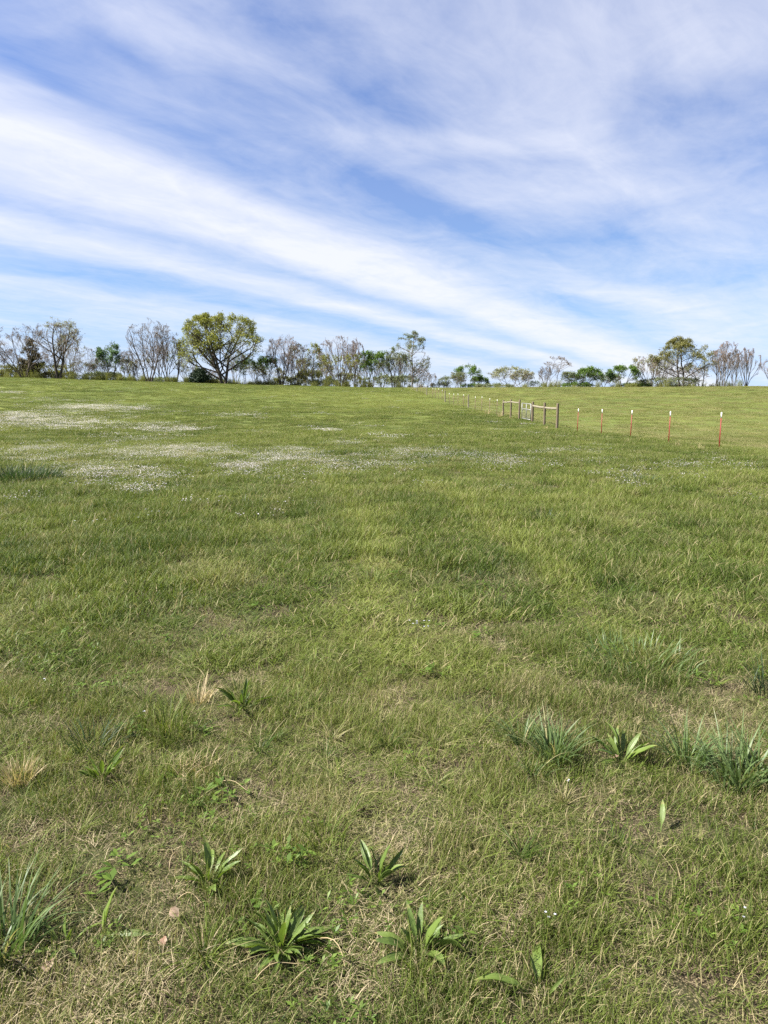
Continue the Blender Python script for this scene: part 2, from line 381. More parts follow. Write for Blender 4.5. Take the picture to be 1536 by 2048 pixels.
def proto_set(name, meshes):
    c = bpy.data.collections.new(name)
    for i, me in enumerate(meshes):
        o = bpy.data.objects.new('%s.%03d' % (name, i), me); c.objects.link(o)
    return c
def gn_scatter(name, P, rotz, scale, idx, tint, dry, coll, lean=0.12, seed=1):
    """one object of stuff: a cloud of points on the land, each carrying one of the clumps of coll"""
    n = len(P); r = np.random.default_rng(seed)
    me = bpy.data.meshes.new(name); me.vertices.add(n); me.vertices.foreach_set('co', np.asarray(P, np.float32).ravel())
    rot = np.stack([r.normal(0, lean, n), r.normal(0, lean, n), rotz], -1).astype(np.float32)
    for nm, a, ty in (('rot', rot, 'FLOAT_VECTOR'), ('scl', np.asarray(scale, np.float32), 'FLOAT_VECTOR'), ('tint', tint, 'FLOAT'), ('dryc', dry, 'FLOAT')):
        at_ = me.attributes.new(nm, ty, 'POINT'); at_.data.foreach_set('vector' if ty == 'FLOAT_VECTOR' else 'value', np.asarray(a, np.float32).ravel())
    at_ = me.attributes.new('pidx', 'INT', 'POINT'); at_.data.foreach_set('value', np.asarray(idx, np.int32))
    o = link(name, me)
    ng = bpy.data.node_groups.new(name + '_nodes', 'GeometryNodeTree')
    ng.interface.new_socket('Geometry', in_out='INPUT', socket_type='NodeSocketGeometry')
    ng.interface.new_socket('Geometry', in_out='OUTPUT', socket_type='NodeSocketGeometry')
    N = ng.nodes; L = ng.links
    gi = N.new('NodeGroupInput'); go = N.new('NodeGroupOutput'); ip = N.new('GeometryNodeInstanceOnPoints'); ci = N.new('GeometryNodeCollectionInfo')
    ci.inputs['Collection'].default_value = coll; ci.inputs['Separate Children'].default_value = True; ci.inputs['Reset Children'].default_value = True
    L.new(gi.outputs[0], ip.inputs['Points']); L.new(ci.outputs[0], ip.inputs['Instance']); ip.inputs['Pick Instance'].default_value = True
    def na(nm, ty):
        a = N.new('GeometryNodeInputNamedAttribute'); a.data_type = ty; a.inputs[0].default_value = nm; return a.outputs['Attribute']
    L.new(na('pidx', 'INT'), ip.inputs['Instance Index']); L.new(na('scl', 'FLOAT_VECTOR'), ip.inputs['Scale'])
    e2r = N.new('FunctionNodeEulerToRotation'); L.new(na('rot', 'FLOAT_VECTOR'), e2r.inputs[0]); L.new(e2r.outputs[0], ip.inputs['Rotation'])
    L.new(ip.outputs[0], go.inputs[0])
    md = o.modifiers.new('scatter', 'NODES'); md.node_group = ng
    o['kind'] = 'stuff'
    return o

def field_points(r, y0, y1, dens, side='both', margin=2.5, k=0.56):
    """uniform random spots on the strip of land between y0 and y1 that the view takes in, with room to the sides"""
    wmax = k * y1 + margin; n = int(2 * wmax * (y1 - y0) * dens)
    x = r.uniform(-wmax, wmax, n); y = r.uniform(y0, y1, n)
    keep = np.abs(x) < k * y + margin
    off = x - fence_x(y)
    if side == 'left': keep &= off < 0.25
    if side == 'right': keep &= off >= 0.25
    return x[keep], y[keep]

# patches seen in the meadow, as places in the photograph: centre, half sizes, strength
def patch_mask(x, y, spots):
    m = np.zeros(len(x))
    for (px, py, rx, ry, a) in spots:
        c = at(px, py); n_ = at(px, py - ry); f_ = at(px, py + ry)
        ly = max((n_[1] - f_[1]) / 2, .05); cy_ = (n_[1] + f_[1]) / 2
        lx = rx / FPX * cy_; cx_ = (px - 768) / FPX * cy_ / math.cos(0.0)
        sk = (n_[0] - f_[0]) / max(n_[1] - f_[1], .01)
        e = ((x - cx_ - sk * (y - cy_)) / lx) ** 2 + ((y - cy_) / ly) ** 2
        m = m + a * np.exp(-e)
    return m
TINT_SPOTS = [  # + yellower and lighter, - deeper green
    (700, 800, 140, 16, .7), (860, 805, 40, 12, .6), (560, 790, 60, 8, .45), (300, 790, 120, 8, -.15), (420, 830, 200, 12, -.15),
    (560, 870, 60, 10, .35), (900, 1050, 70, 50, .35), (740, 1120, 50, 70, .25), (700, 1010, 60, 30, .3), (1130, 1150, 45, 60, .2), (1010, 1040, 60, 25, .3), (1230, 1000, 150, 40, .25),
    (860, 1130, 80, 60, -.35), (1000, 1130, 50, 70, -.35), (1060, 1100, 30, 40, -.3), (400, 1060, 250, 50, -.35), (200, 1120, 200, 50, -.3), (640, 1070, 60, 50, -.3),
    (1300, 1080, 150, 50, -.1), (1250, 1200, 70, 50, -.35), (560, 1150, 100, 50, -.2), (1330, 905, 120, 12, .2), (1000, 870, 150, 20, .15), (1450, 950, 120, 25, .3), (1450, 1010, 150, 25, -.2),
    (700, 1250, 130, 50, .15), (300, 1250, 200, 60, -.25), (1350, 1250, 150, 60, .1), (150, 1330, 150, 50, -.3), (1270, 1270, 60, 40, -.3), (1290, 1330, 80, 30, -.4)]
TRACKS = [([(790, 1330), (760, 1230), (745, 1150), (735, 1080), (700, 1010), (660, 960), (600, 925)], .13, .9),  # pale wheel tracks: shine of leaning blades put into the tint
          ([(1290, 1330), (1190, 1230), (1110, 1150), (1030, 1085), (950, 1030), (890, 985), (830, 950)], .13, .95), ([(1090, 1250), (1010, 1160), (920, 1090), (840, 1035)], .42, -.55),
          ([(1536, 1010), (1250, 1005), (1000, 1000), (860, 985)], .45, .30), ([(560, 885), (700, 850), (860, 822), (960, 812)], 1.2, .28), ([(420, 880), (620, 832), (800, 800), (850, 790)], 1.4, .3),
          ([(1110, 868), (1250, 890), (1400, 912), (1536, 930)], .8, -.35), ([(880, 822), (990, 845), (1110, 866)], 1.2, -.3)]
def track_mask(x, y):
    m = np.zeros(len(x))
    for pts, w, a in TRACKS:
        g = np.array([at(*q)[:2] for q in pts]); d2 = np.full(len(x), 1e9)
        near = (y > g[:, 1].min() - 3 * w) & (y < g[:, 1].max() + 3 * w); xi, yi = x[near], y[near]; dn = np.full(len(xi), 1e9)
        for p0, p1 in zip(g[:-1], g[1:]):
            v = p1 - p0; t = np.clip(((xi - p0[0]) * v[0] + (yi - p0[1]) * v[1]) / (v @ v), 0, 1)
            dn = np.minimum(dn, (xi - p0[0] - t * v[0]) ** 2 + (yi - p0[1] - t * v[1]) ** 2)
        d2[near] = dn; m += a * np.exp(-d2 / (w * w)) * (.55 + .9 * vnoise(x, y, w * 3, 77, 2))
    return m
DRY_SPOTS = [(700, 1290, 90, 30, .18), (1200, 1370, 120, 25, .22), (250, 930, 150, 30, .14), (880, 1400, 90, 40, .2), (300, 1420, 80, 30, .12), (700, 1600, 300, 120, .16), (1100, 1700, 300, 120, .14),
             (300, 1700, 200, 90, .18), (1300, 1500, 100, 60, -.05), (700, 800, 200, 14, .12), (1150, 1890, 200, 60, .22), (200, 1980, 250, 60, .15), (620, 1750, 80, 50, .2), (1200, 2000, 300, 50, .22), (1360, 1240, 60, 30, .2), (480, 1290, 120, 40, .1)]
FLOWER_SPOTS = [(50, 838, 90, 11, 1.1), (190, 816, 80, 5, .8), (150, 850, 120, 9, .35), (345, 858, 50, 6, .8), (265, 880, 60, 6, .35), (290, 908, 100, 12, .9), (400, 905, 70, 10, 1.0), (40, 905, 60, 10, .4), (130, 925, 60, 14, .45),
                (100, 895, 50, 5, .5), (210, 950, 50, 14, .9), (285, 985, 45, 7, .9), (310, 955, 60, 12, .5), (140, 965, 60, 14, .5), (40, 925, 40, 4, .4), (500, 940, 60, 10, .8), (560, 922, 60, 9, 1.0), (640, 925, 40, 8, .7), (600, 905, 50, 6, .9),
                (700, 888, 35, 5, .8), (690, 945, 70, 8, .8), (720, 930, 50, 6, .5), (830, 907, 55, 8, 1.0), (800, 935, 55, 8, .6), (770, 920, 60, 8, .5), (1012, 925, 26, 12, .9), (940, 922, 50, 8, .5),
                (1120, 908, 70, 5, .5), (1250, 948, 40, 8, .6), (1330, 955, 60, 10, .3), (1190, 925, 60, 10, .2), (1380, 935, 70, 8, .3), (1150, 970, 90, 12, .15), (1350, 990, 100, 12, .15), (775, 874, 20, 3, .6), (660, 860, 40, 4, .3),
                (35, 786, 40, 2, .5), (100, 800, 60, 2, .3), (470, 832, 60, 3, .3), (530, 770.8, 40, .8, .8), (30, 1000, 40, 10, .3), (60, 1020, 60, 12, .12), (270, 1040, 30, 12, .1)]

def scatter_grass(name, y0, y1, dens, coll, nprot, r, hfun, side='left', xy=(.85, 1.2), tintf=None, dryf=None, keepf=None, lean=.08, margin=2.5):
    x, y = field_points(r, y0, y1, dens, side, margin)
    if keepf is not None:
        kp = keepf(x, y, r); x, y = x[kp], y[kp]
    z = height(x, y); n = len(x)
    s = r.uniform(xy[0], xy[1], n); hz = hfun(x, y, r)
    tint = tintf(x, y) if tintf else np.zeros(n)
    dry = dryf(x, y) if dryf else np.zeros(n)
    return gn_scatter(name, np.stack([x, y, z], -1), r.uniform(0, 6.283, n), np.stack([s, s, hz], -1), r.integers(0, nprot, n), tint, dry, coll, lean, int(r.integers(1 << 30)))
def tint_left(x, y):
    return np.clip((vnoise(x, y, .35, 24, 2) - .5) * .9 + (vnoise(x, y, 1.3, 21, 3) - .5) * 1.3 - .12 * (1 - sstep(5, 12, y)) + (vnoise(x, y, 7, 31, 2) - .5) * 1.1 + patch_mask(x, y, TINT_SPOTS) + track_mask(x, y) + .05 + .12 * sstep(20, 80, y), -1, 1)
def dry_left(x, y):
    return np.clip((vnoise(x, y, .4, 41, 3) - .60) * 1.2 + patch_mask(x, y, DRY_SPOTS) * .55 + .02 * (1 - sstep(3, 7, y)) + .22 * np.clip(patch_mask(x, y, FLOWER_SPOTS), 0, 1), 0, .7)
def tuft_h(lo, hi, s=.45, seed=51):
    return lambda x, y, r: (lo + (hi - lo) * sstep(.3, .7, vnoise(x, y, s, seed, 3))) * r.uniform(.75, 1.2, len(x))

rb = np.random.default_rng(101)
# clumps for the nearest turf, fine blades a few centimetres long
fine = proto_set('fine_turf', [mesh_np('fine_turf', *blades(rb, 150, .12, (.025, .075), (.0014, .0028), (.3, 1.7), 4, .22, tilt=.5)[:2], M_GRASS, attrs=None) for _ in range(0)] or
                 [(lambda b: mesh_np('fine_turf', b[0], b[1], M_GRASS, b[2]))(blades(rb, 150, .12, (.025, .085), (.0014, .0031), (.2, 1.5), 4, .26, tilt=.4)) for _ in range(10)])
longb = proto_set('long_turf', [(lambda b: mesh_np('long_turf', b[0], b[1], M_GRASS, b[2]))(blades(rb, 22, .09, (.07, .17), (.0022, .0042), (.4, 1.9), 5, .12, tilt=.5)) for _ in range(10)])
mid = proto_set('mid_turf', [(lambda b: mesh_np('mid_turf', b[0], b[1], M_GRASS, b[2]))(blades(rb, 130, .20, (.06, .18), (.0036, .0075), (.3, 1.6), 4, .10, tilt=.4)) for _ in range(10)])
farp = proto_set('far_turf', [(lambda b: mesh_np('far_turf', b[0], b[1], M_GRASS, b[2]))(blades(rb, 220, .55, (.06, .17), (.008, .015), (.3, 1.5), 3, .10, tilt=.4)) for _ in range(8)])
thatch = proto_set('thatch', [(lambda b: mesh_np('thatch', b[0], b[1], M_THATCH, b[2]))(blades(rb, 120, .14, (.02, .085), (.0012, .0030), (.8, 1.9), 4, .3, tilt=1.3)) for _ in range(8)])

r = np.random.default_rng(5)
ring = []
o = scatter_grass('near_turf_grass', .7, 5.0, 135, fine, 10, r, tuft_h(.35, 1.35, .2), 'both', tintf=tint_left, dryf=dry_left)
tag(o, 'short mixed green and straw turf filling the foreground', 'grass')
o = scatter_grass('long_turf_blades', .7, 9.0, 45, longb, 10, r, lambda x, y, r_: tuft_h(.4, 1.15, .6, 61)(x, y, r_) * (.75 + .35 * sstep(3, 7, y)), 'both', xy=(.7, 1.3), tintf=tint_left, dryf=dry_left,
                  keepf=lambda x, y, r_: r_.uniform(0, 1, len(x)) < .12 + .9 * sstep(.42, .7, vnoise(x, y, .5, 71, 2)) + .4 * sstep(4, 8, y))
tag(o, 'longer arching green blades standing out of the near turf', 'grass')
o = scatter_grass('dead_thatch', .7, 7.0, 110, thatch, 8, r, tuft_h(.35, 1.0, .4, 81), 'both', tintf=lambda x, y: np.clip((vnoise(x, y, .3, 91, 2) - .5) * 2, -1, 1),
                  keepf=lambda x, y, r_: r_.uniform(0, 1, len(x)) < (.09 + .70 * sstep(.5, .7, vnoise(x, y, .4, 41, 3)) + patch_mask(x, y, DRY_SPOTS) * .8) * (1 - .75 * sstep(3.5, 6.5, y)))
tag(o, 'straw coloured dead grass matted between the green blades', 'dead grass')
o = scatter_grass('mid_meadow_grass', 4.2, 12, 42, mid, 10, r, lambda x, y, r_: tuft_h(.5, 1.2, .5, 52)(x, y, r_) * (.55 + .45 * sstep(4, 8, y)), 'both', tintf=tint_left, dryf=dry_left)
tag(o, 'green meadow grass in the middle distance below the flower band', 'grass')
o = scatter_grass('meadow_grass', 11.5, 34, 20, mid, 10, r, lambda x, y, r_: tuft_h(.5, 1.25, .9, 53)(x, y, r_) * (1 - .55 * np.clip(patch_mask(x, y, FLOWER_SPOTS), 0, 1)), 'left', xy=(1.0, 1.5), tintf=tint_left, dryf=dry_left)
tag(o, 'taller meadow grass around the white flower patches', 'grass')
o = scatter_grass('hillside_grass', 33, 152, 3.6, farp, 8, r, lambda x, y, r_: tuft_h(.45, 1.1, 2.5, 54)(x, y, r_) * (1 - .35 * sstep(60, 90, y)), 'left', tintf=tint_left, dryf=dry_left, margin=6)
tag(o, 'green grass on the long slope left of the fence', 'grass')
def tint_right(x, y): return np.clip(.28 + (vnoise(x, y * .5, 1.6, 22, 3) - .5) * 1.1 + (vnoise(x, y * .4, 9, 32, 2) - .5) * .9, -1, 1)
def dry_right(x, y): return np.clip((vnoise(x, y, 1.1, 42, 3) - .5) * .8 + .24, 0, .7)
o = scatter_grass('grazed_grass', 14, 42, 14, farp, 8, r, lambda x, y, r_: tuft_h(.22, .5, 1.2, 55)(x, y, r_), 'right', xy=(.5, .8), tintf=tint_right, dryf=dry_right, margin=4)
tag(o, 'close grazed yellow green grass just beyond the red posts', 'grass')
o = scatter_grass('grazed_hill_grass', 41, 152, 3.2, farp, 8, r, lambda x, y, r_: tuft_h(.22, .65, 2.2, 56)(x, y, r_), 'right', tintf=tint_right, dryf=dry_right, margin=6)
tag(o, 'close grazed grass on the hill right of the fence', 'grass')

# loose tussocks of longer blades fanning from one root, all over the near meadow
clump = proto_set('clump_turf', [(lambda b: mesh_np('clump_turf', b[0], b[1], M_GRASS, b[2]))(blades(rb, 46, .022, (.07, .19), (.0024, .0046), (.4, 1.7), 5, .08, tilt=.55, out=.6)) for _ in range(8)])
o = scatter_grass('loose_tussocks', .9, 13, 9, clump, 8, r, lambda x, y, r_: r_.uniform(.5, 1.15, len(x)) * (.7 + .45 * sstep(3, 8, y)), 'both', xy=(.7, 1.25),
                  tintf=lambda x, y: np.clip((hash2(np.floor(x * 90), np.floor(y * 90), 5) - .6) * 1.6, -1, 1), dryf=lambda x, y: np.where(hash2(np.floor(x * 77), np.floor(y * 77), 9) > .85, .6, 0.0),
                  keepf=lambda x, y, r_: r_.uniform(0, 1, len(x)) < .25 + .9 * sstep(.4, .7, vnoise(x, y, .9, 171, 2)))
tag(o, 'loose tussocks of longer grass fanning out all over the near turf', 'grass')

# white wildflowers: thin stems with flat pale heads
def flower_patch(r, n, rad, hr, hh):
    parts = []
    b = blades(r, n, rad, hr, (.0012, .002), (0, .3), 2, 0, tone=.5)
    tips = b[0].reshape(n, 3, 2, 3)[:, -1].mean(1)
    k = 6; th = np.linspace(0, 2 * np.pi, k, endpoint=False)
    tilt = r.normal(0, .35, (n, 2)); rad_ = r.uniform(hh[0], hh[1], n)
    ring = np.stack([np.cos(th), np.sin(th)], -1)[None] * (rad_[:, None] * r.uniform(.75, 1.1, (n, k)))[..., None]
    zz = ring[..., 0] * tilt[:, :1] + ring[..., 1] * tilt[:, 1:] + rad_[:, None] * .25
    rv = np.concatenate([tips[:, None, :2] + ring, (tips[:, None, 2] + zz)[..., None]], -1)
    V = np.concatenate([rv, tips[:, None, :]], 1).reshape(-1, 3)
    Ff = []
    for j in range(0, k, 2): Ff.append([j, (j + 1) % k, (j + 2) % k, k])
    Ff = (np.arange(n) * (k + 1))[:, None, None] + np.array(Ff)[None]
    tn = np.repeat(r.uniform(0, 1, n), k + 1)
    return b, (V, Ff.reshape(-1, 4), {'tone': tn, 'dryness': np.zeros(len(tn))})
def flower_mesh(n, rad, hr, hh):
    b, f = flower_patch(rb, n, rad, hr, hh)
    V, F_, A = merge([b, f]); me = mesh_np('wildflower_patch', V, F_, M_GRASS, A); me.materials.append(M_PETAL)
    mi = np.zeros(len(F_), np.int32); mi[len(b[1]):] = 1; me.polygons.foreach_set('material_index', mi); return me
flw = proto_set('wildflower_patch', [flower_mesh(48, .34, (.07, .16), (.005, .011)) for _ in range(8)])
def fkeep(gain, base=0.0):
    def f(x, y, r_):
        m = patch_mask(x, y, FLOWER_SPOTS) * (1.1 - .5 * sstep(450, 720, x / y * FPX + 768)); c = sstep(.3, .6, vnoise(x, y, .55, 95, 3))
        return r_.uniform(0, 1, len(x)) < gain * (np.clip(m, 0, 1.3) * .85 + .16 * np.sqrt(np.clip(m, 0, 1))) * (.15 + 1.05 * c) + base * c
    return f
o = scatter_grass('white_wildflowers', 9.5, 34, 15, flw, 8, r, lambda x, y, r_: r_.uniform(.7, 1.1, len(x)), 'left', keepf=fkeep(.95, .010), tintf=lambda x, y: vnoise(x, y, 3, 96, 2) * 1.4 - .7)
tag(o, 'white and pale lilac wildflowers in drifts across the meadow', 'wildflowers')
flf = proto_set('far_wildflower_patch', [flower_mesh(60, .65, (.08, .15), (.012, .022)) for _ in range(6)])
o = scatter_grass('far_wildflowers', 34, 140, 6.0, flf, 6, r, lambda x, y, r_: r_.uniform(.7, 1.1, len(x)), 'left', keepf=fkeep(.95, .004), tintf=lambda x, y: vnoise(x, y, 3, 97, 2) * 1.4 - .7, margin=5)
tag(o, 'far drifts of white wildflowers at the foot of the left slope', 'wildflowers')

# small broad-leaved weeds low in the turf
def weed_mesh(n, rad, size):
    r_ = rb; V, Fq, tn = [], [], []
    for i in range(n):
        a = r_.uniform(0, 6.28); q = rad * math.sqrt(r_.uniform()); c = np.array([q * math.cos(a), q * math.sin(a), r_.uniform(.01, .05)])
        for k in range(r_.integers(3, 6)):
            b = r_.uniform(0, 6.28); L = size * r_.uniform(.6, 1.2); w = L * r_.uniform(.3, .5); up = r_.uniform(-.1, .6)
            d = np.array([math.cos(b), math.sin(b), up]); s = np.array([-math.sin(b), math.cos(b), 0])
            n0 = len(V); V += [c, c + d * L * .55 - s * w * .5 + [0, 0, .002], c + d * L, c + d * L * .55 + s * w * .5 + [0, 0, .002]]
            Fq.append([n0, n0 + 1, n0 + 2, n0 + 3]); t_ = r_.uniform(); tn += [t_] * 4
    return mesh_np('weed_patch', np.array(V), np.array(Fq), M_WEED, {'tone': tn, 'dryness': np.zeros(len(tn))})
wd = proto_set('weed_patch', [weed_mesh(9, .08, .013 + .004 * k) for k in range(6)])
o = scatter_grass('low_weeds', .8, 12, 26, wd, 6, r, lambda x, y, r_: r_.uniform(.7, 1.6, len(x)), 'both', xy=(.7, 1.3),
                  keepf=lambda x, y, r_: r_.uniform(0, 1, len(x)) < .10 + .8 * sstep(.55, .70, vnoise(x, y, .7, 98, 2)))
tag(o, 'low clover like weeds scattered through the turf', 'weeds')
#--PART2--
# ------------------------------------------------------------------ fence, posts and gate
def tube(P, Rr, k=8, cap=True):
    """tube along the points P with radii Rr; quads only"""
    P = np.asarray(P, float); n = len(P); Rr = np.broadcast_to(Rr, (n,))
    T_ = np.gradient(P, axis=0); T_ /= np.linalg.norm(T_, axis=1)[:, None]
    ref = np.array([0, 0, 1.0]) if abs(T_[0][2]) < .9 else np.array([1.0, 0, 0])
    A = np.cross(T_, ref); A /= np.linalg.norm(A, axis=1)[:, None]; B = np.cross(T_, A)
    th = np.linspace(0, 2 * np.pi, k, endpoint=False)
    V = P[:, None] + Rr[:, None, None] * (np.cos(th)[None, :, None] * A[:, None] + np.sin(th)[None, :, None] * B[:, None])
    i = np.arange(k); j = (i + 1) % k
    F = np.concatenate([np.stack([i + a * k, j + a * k, j + (a + 1) * k, i + (a + 1) * k], -1) for a in range(n - 1)])
    V = V.reshape(-1, 3)
    if cap:
        for ring, flip in ((0, 1), (n - 1, 0)):
            c = len(V); V = np.vstack([V, P[ring][None]])
            q = [[c, ring * k + a, ring * k + (a + 1) % k, ring * k + (a + 2) % k] for a in range(0, k, 2)]
            F = np.vstack([F, np.array(q)[:, ::-1] if flip else np.array(q)])
    return V, F, {}
def box(x0, x1, y0, y1, z0, z1):
    V = np.array([[x, y, z] for x in (x0, x1) for y in (y0, y1) for z in (z0, z1)], float)
    return V, np.array([[0, 1, 3, 2], [4, 6, 7, 5], [0, 4, 5, 1], [2, 3, 7, 6], [0, 2, 6, 4], [1, 5, 7, 3]]), {}
def joined(name, parts, mat, smooth=False):
    V, F_, A = merge(parts); return mesh_np(name, V, F_, mat, A, smooth)
def thing(name, label, cat, loc, rotz=0, group=None):
    o = link(name, None, loc=loc, rot=(0, 0, rotz)); return tag(o, label, cat, group)
FA = math.atan2(1, -0.075)                                   # heading of the fence line
FD = np.array([math.cos(FA), math.sin(FA)])
def on_fence(px):
    y = 21903.0 / (px - 768 + 111.75); x = float(fence_x(y)); return np.array([x, y, float(height(x, y))])
def wood_post_mesh(h, r0, seed):
    q = np.random.default_rng(seed); zs = np.array([-.3, 0, .12, h * .35, h * .7, h - .03, h]); k = 10
    P = np.stack([q.normal(0, .006, 7), q.normal(0, .006, 7), zs], -1)
    P[-1, :2] = P[-2, :2]; rr = r0 * np.array([1.05, 1.03, 1.0, .98, .95, .94, .84]) * q.uniform(.96, 1.04, 7)
    V, F_, a = tube(P, rr, k); V[:, :2] += q.normal(0, .004, (len(V), 2)); V[V[:, 2] > h - .01, 2] += q.normal(0, .006, (V[:, 2] > h - .01).sum())
    return mesh_np('post', V, F_, M_WOOD, smooth=True)
def rail_mesh(a, b, r0, seed):
    q = np.random.default_rng(seed); t = np.linspace(0, 1, 9)[:, None]; P = a * (1 - t) + b * t
    P[:, 2] += q.normal(0, .006, 9) - .02 * np.sin(np.pi * t[:, 0]); V, F_, _ = tube(P, r0 * q.uniform(.92, 1.06, 9), 10)
    return mesh_np('rail', V, F_, M_WOODP, smooth=True)
def brace(name_label, pxs, hs, rs, rail_h, rr, seed):
    """posts set in line with a round rail between each two"""
    ps = [on_fence(p) for p in pxs]; root = thing('brace_fence', name_label, 'fence', ps[0])
    for i, p in enumerate(ps):
        o = link('post', wood_post_mesh(hs[i], rs[i], seed + i), root, p - ps[0], (rng.normal(0, .015), rng.normal(0, .015), 0))
    for i in range(len(ps) - 1):
        d3 = ps[i + 1] - ps[i]; d3 /= np.linalg.norm(d3)
        a = ps[i] - ps[0] + [0, 0, rail_h[i]] + d3 * rs[i] * .75; b = ps[i + 1] - ps[0] + [0, 0, rail_h[i + 1]] - d3 * rs[i + 1] * .75
        link('rail', rail_mesh(a, b, rr, seed + 20 + i), root)
    return ps
brace('near brace of three stout round posts with two rails, beside the red posts', (1112, 1087, 1063), (1.58, 1.52, 1.46), (.088, .08, .085), (1.24, 1.19, 1.17), .072, 300)
brace('far brace of three weathered posts with two rails, beyond the metal gate', (1036, 1019.5, 1004), (1.50, 1.46, 1.36), (.078, .07, .07), (1.27, 1.27, 1.19), .062, 340)

# galvanised tube gate between the two braces
g0 = on_fence(1041.5); g1 = on_fence(1059); gd = g1 - g0; GL = float(np.linalg.norm(gd)); gh = math.atan2(gd[1], gd[0])
gate = thing('tube_gate', 'galvanised tube gate hung between the two wooden braces', 'gate', g0 + [0, 0, .05], gh)
slope = gd[2] / GL
def gp(x, z): return np.array([x * GL, 0, z + slope * x * GL])
fr = [tube([gp(0, .05), gp(0, 1.22)], .03), tube([gp(1, .05), gp(1, 1.22)], .03)]
for f_ in fr: link('gate_stile', joined('gate_stile', [f_], M_GALV, True), gate)
for z in (.08, .80, 1.2): link('rail', joined('rail', [tube([gp(0, z), gp(.5, z - .004), gp(1, z)], .027)], M_GALV, True), gate)
link('brace_bar', joined('brace_bar', [tube([gp(.5, .08), gp(.5, 1.2)], .026)], M_GALV, True), gate)
mesh_w = [tube([gp(t, .08), gp(t, .8)], .003, 4, False) for t in np.linspace(.06, .94, 17)] + [tube([gp(0, z), gp(1, z)], .003, 4, False) for z in (.2, .32, .45, .57, .69)]
mw = link('wire_mesh', joined('wire_mesh', mesh_w, M_WIRE), gate); mw['kind'] = 'stuff'
for z in (.25, 1.05): link('hinge', joined('hinge', [box(-.07, .0, -.012, .012, z, z + .05)], M_GALV), gate)

# steel posts
def t_post(px, h, label, group, red=True, lean=0.0):
    p = on_fence(px); root = thing('steel_post', label, 'fence post', p, FA + math.pi / 2 + rng.normal(0, .05), group)
    root.rotation_euler[0] = rng.normal(0, .008); root.rotation_euler[1] = lean + rng.normal(0, .008)
    tipz = h - (.215 if red else .17); w, s, t = (.020, .032, .0035) if red else (.021, .03, .004)
    m = M_RED if red else M_RUST
    def tee(z0, z1, e=0.0): return [box(-w - e, w + e, -t - e, t + e, z0, z1), box(-t - e, t + e, t + e + .0005, s + e, z0, z1)]
    link('shaft', joined('shaft', tee(-.3, tipz), m), root)
    link('painted_tip', joined('painted_tip', tee(tipz, h, .0012), M_WHITE), root)
    st = [box(-.006, .006, -.012, -t - .0005, z, z + .014) for z in np.arange(.12, tipz - .03, .055)]
    so = link('stud', joined('stud', st, m), root); so['kind'] = 'stuff'
    return root
RP = [(1437, 1.37, 'red steel post with white tip, nearest the camera at the far right'), (1335.5, 1.35, 'red steel post with white tip, second from the right edge'),
      (1259, 1.34, 'red steel post with white tip, in the middle of the five red ones'), (1200.5, 1.33, 'red steel post with white tip, second to the right of the wooden brace'),
      (1152.5, 1.33, 'red steel post with white tip, closest to the wooden brace')]
for px, h, lb in RP: t_post(px, h, lb, 'red steel posts along the right hand field')
LP = [991.5, 977.5, 961.5, 948.5, 925.5, 914.5, 905.5, 897.5, 883, 876, 869.7, 864.2, 848.5, 844.3, 840.3, 836.5, 829.8, 826.8]
ORD = ['first', 'second', 'third', 'fourth', 'fifth', 'sixth', 'seventh', 'eighth', 'ninth', 'tenth', 'eleventh', 'twelfth', 'thirteenth', 'fourteenth', 'fifteenth', 'sixteenth', 'seventeenth', 'eighteenth']
for i, px in enumerate(LP):
    t_post(px, 1.33 if i != 2 else 1.40, 'brown steel post with white tip, %s one beyond the gate up the hill' % ORD[i], 'brown steel posts up the hill', red=False, lean=rng.normal(0, .012))
for i, (px, h) in enumerate(((935, 1.42), (888.7, 1.40), (852.5, 1.42), (833, 1.45))):
    o = link('wooden_post', wood_post_mesh(h, .072, 400 + i), loc=on_fence(px)); o.data.materials[0] = M_WOODP
    tag(o, 'slim pale wooden line post, %s one up the hill from the gate' % ('nearest', 'second', 'third', 'farthest')[i], 'fence post', 'wooden line posts up the hill')
# woven wire from the far brace to the crest
wp = []
ypos = np.arange(62.3, 139, 1.2)
PX = np.stack([fence_x(ypos), ypos, height(fence_x(ypos), ypos)], -1)
root = thing('wire_fence', 'thin woven wire strung along the brown posts up the hill', 'wire fence', PX[0])
for z in (.15, .38, .62, .88, 1.12):
    link('strand', joined('strand', [tube(PX - PX[0] + [0, 0, z], .0022, 3, False)], M_WIRE), root)
stays = [tube([q - PX[0] + [0, 0, .15], q - PX[0] + [0, 0, .88]], .0018, 3, False) for q in PX]
o = link('stay_wire', joined('stay_wire', stays, M_WIRE), root); o['kind'] = 'stuff'

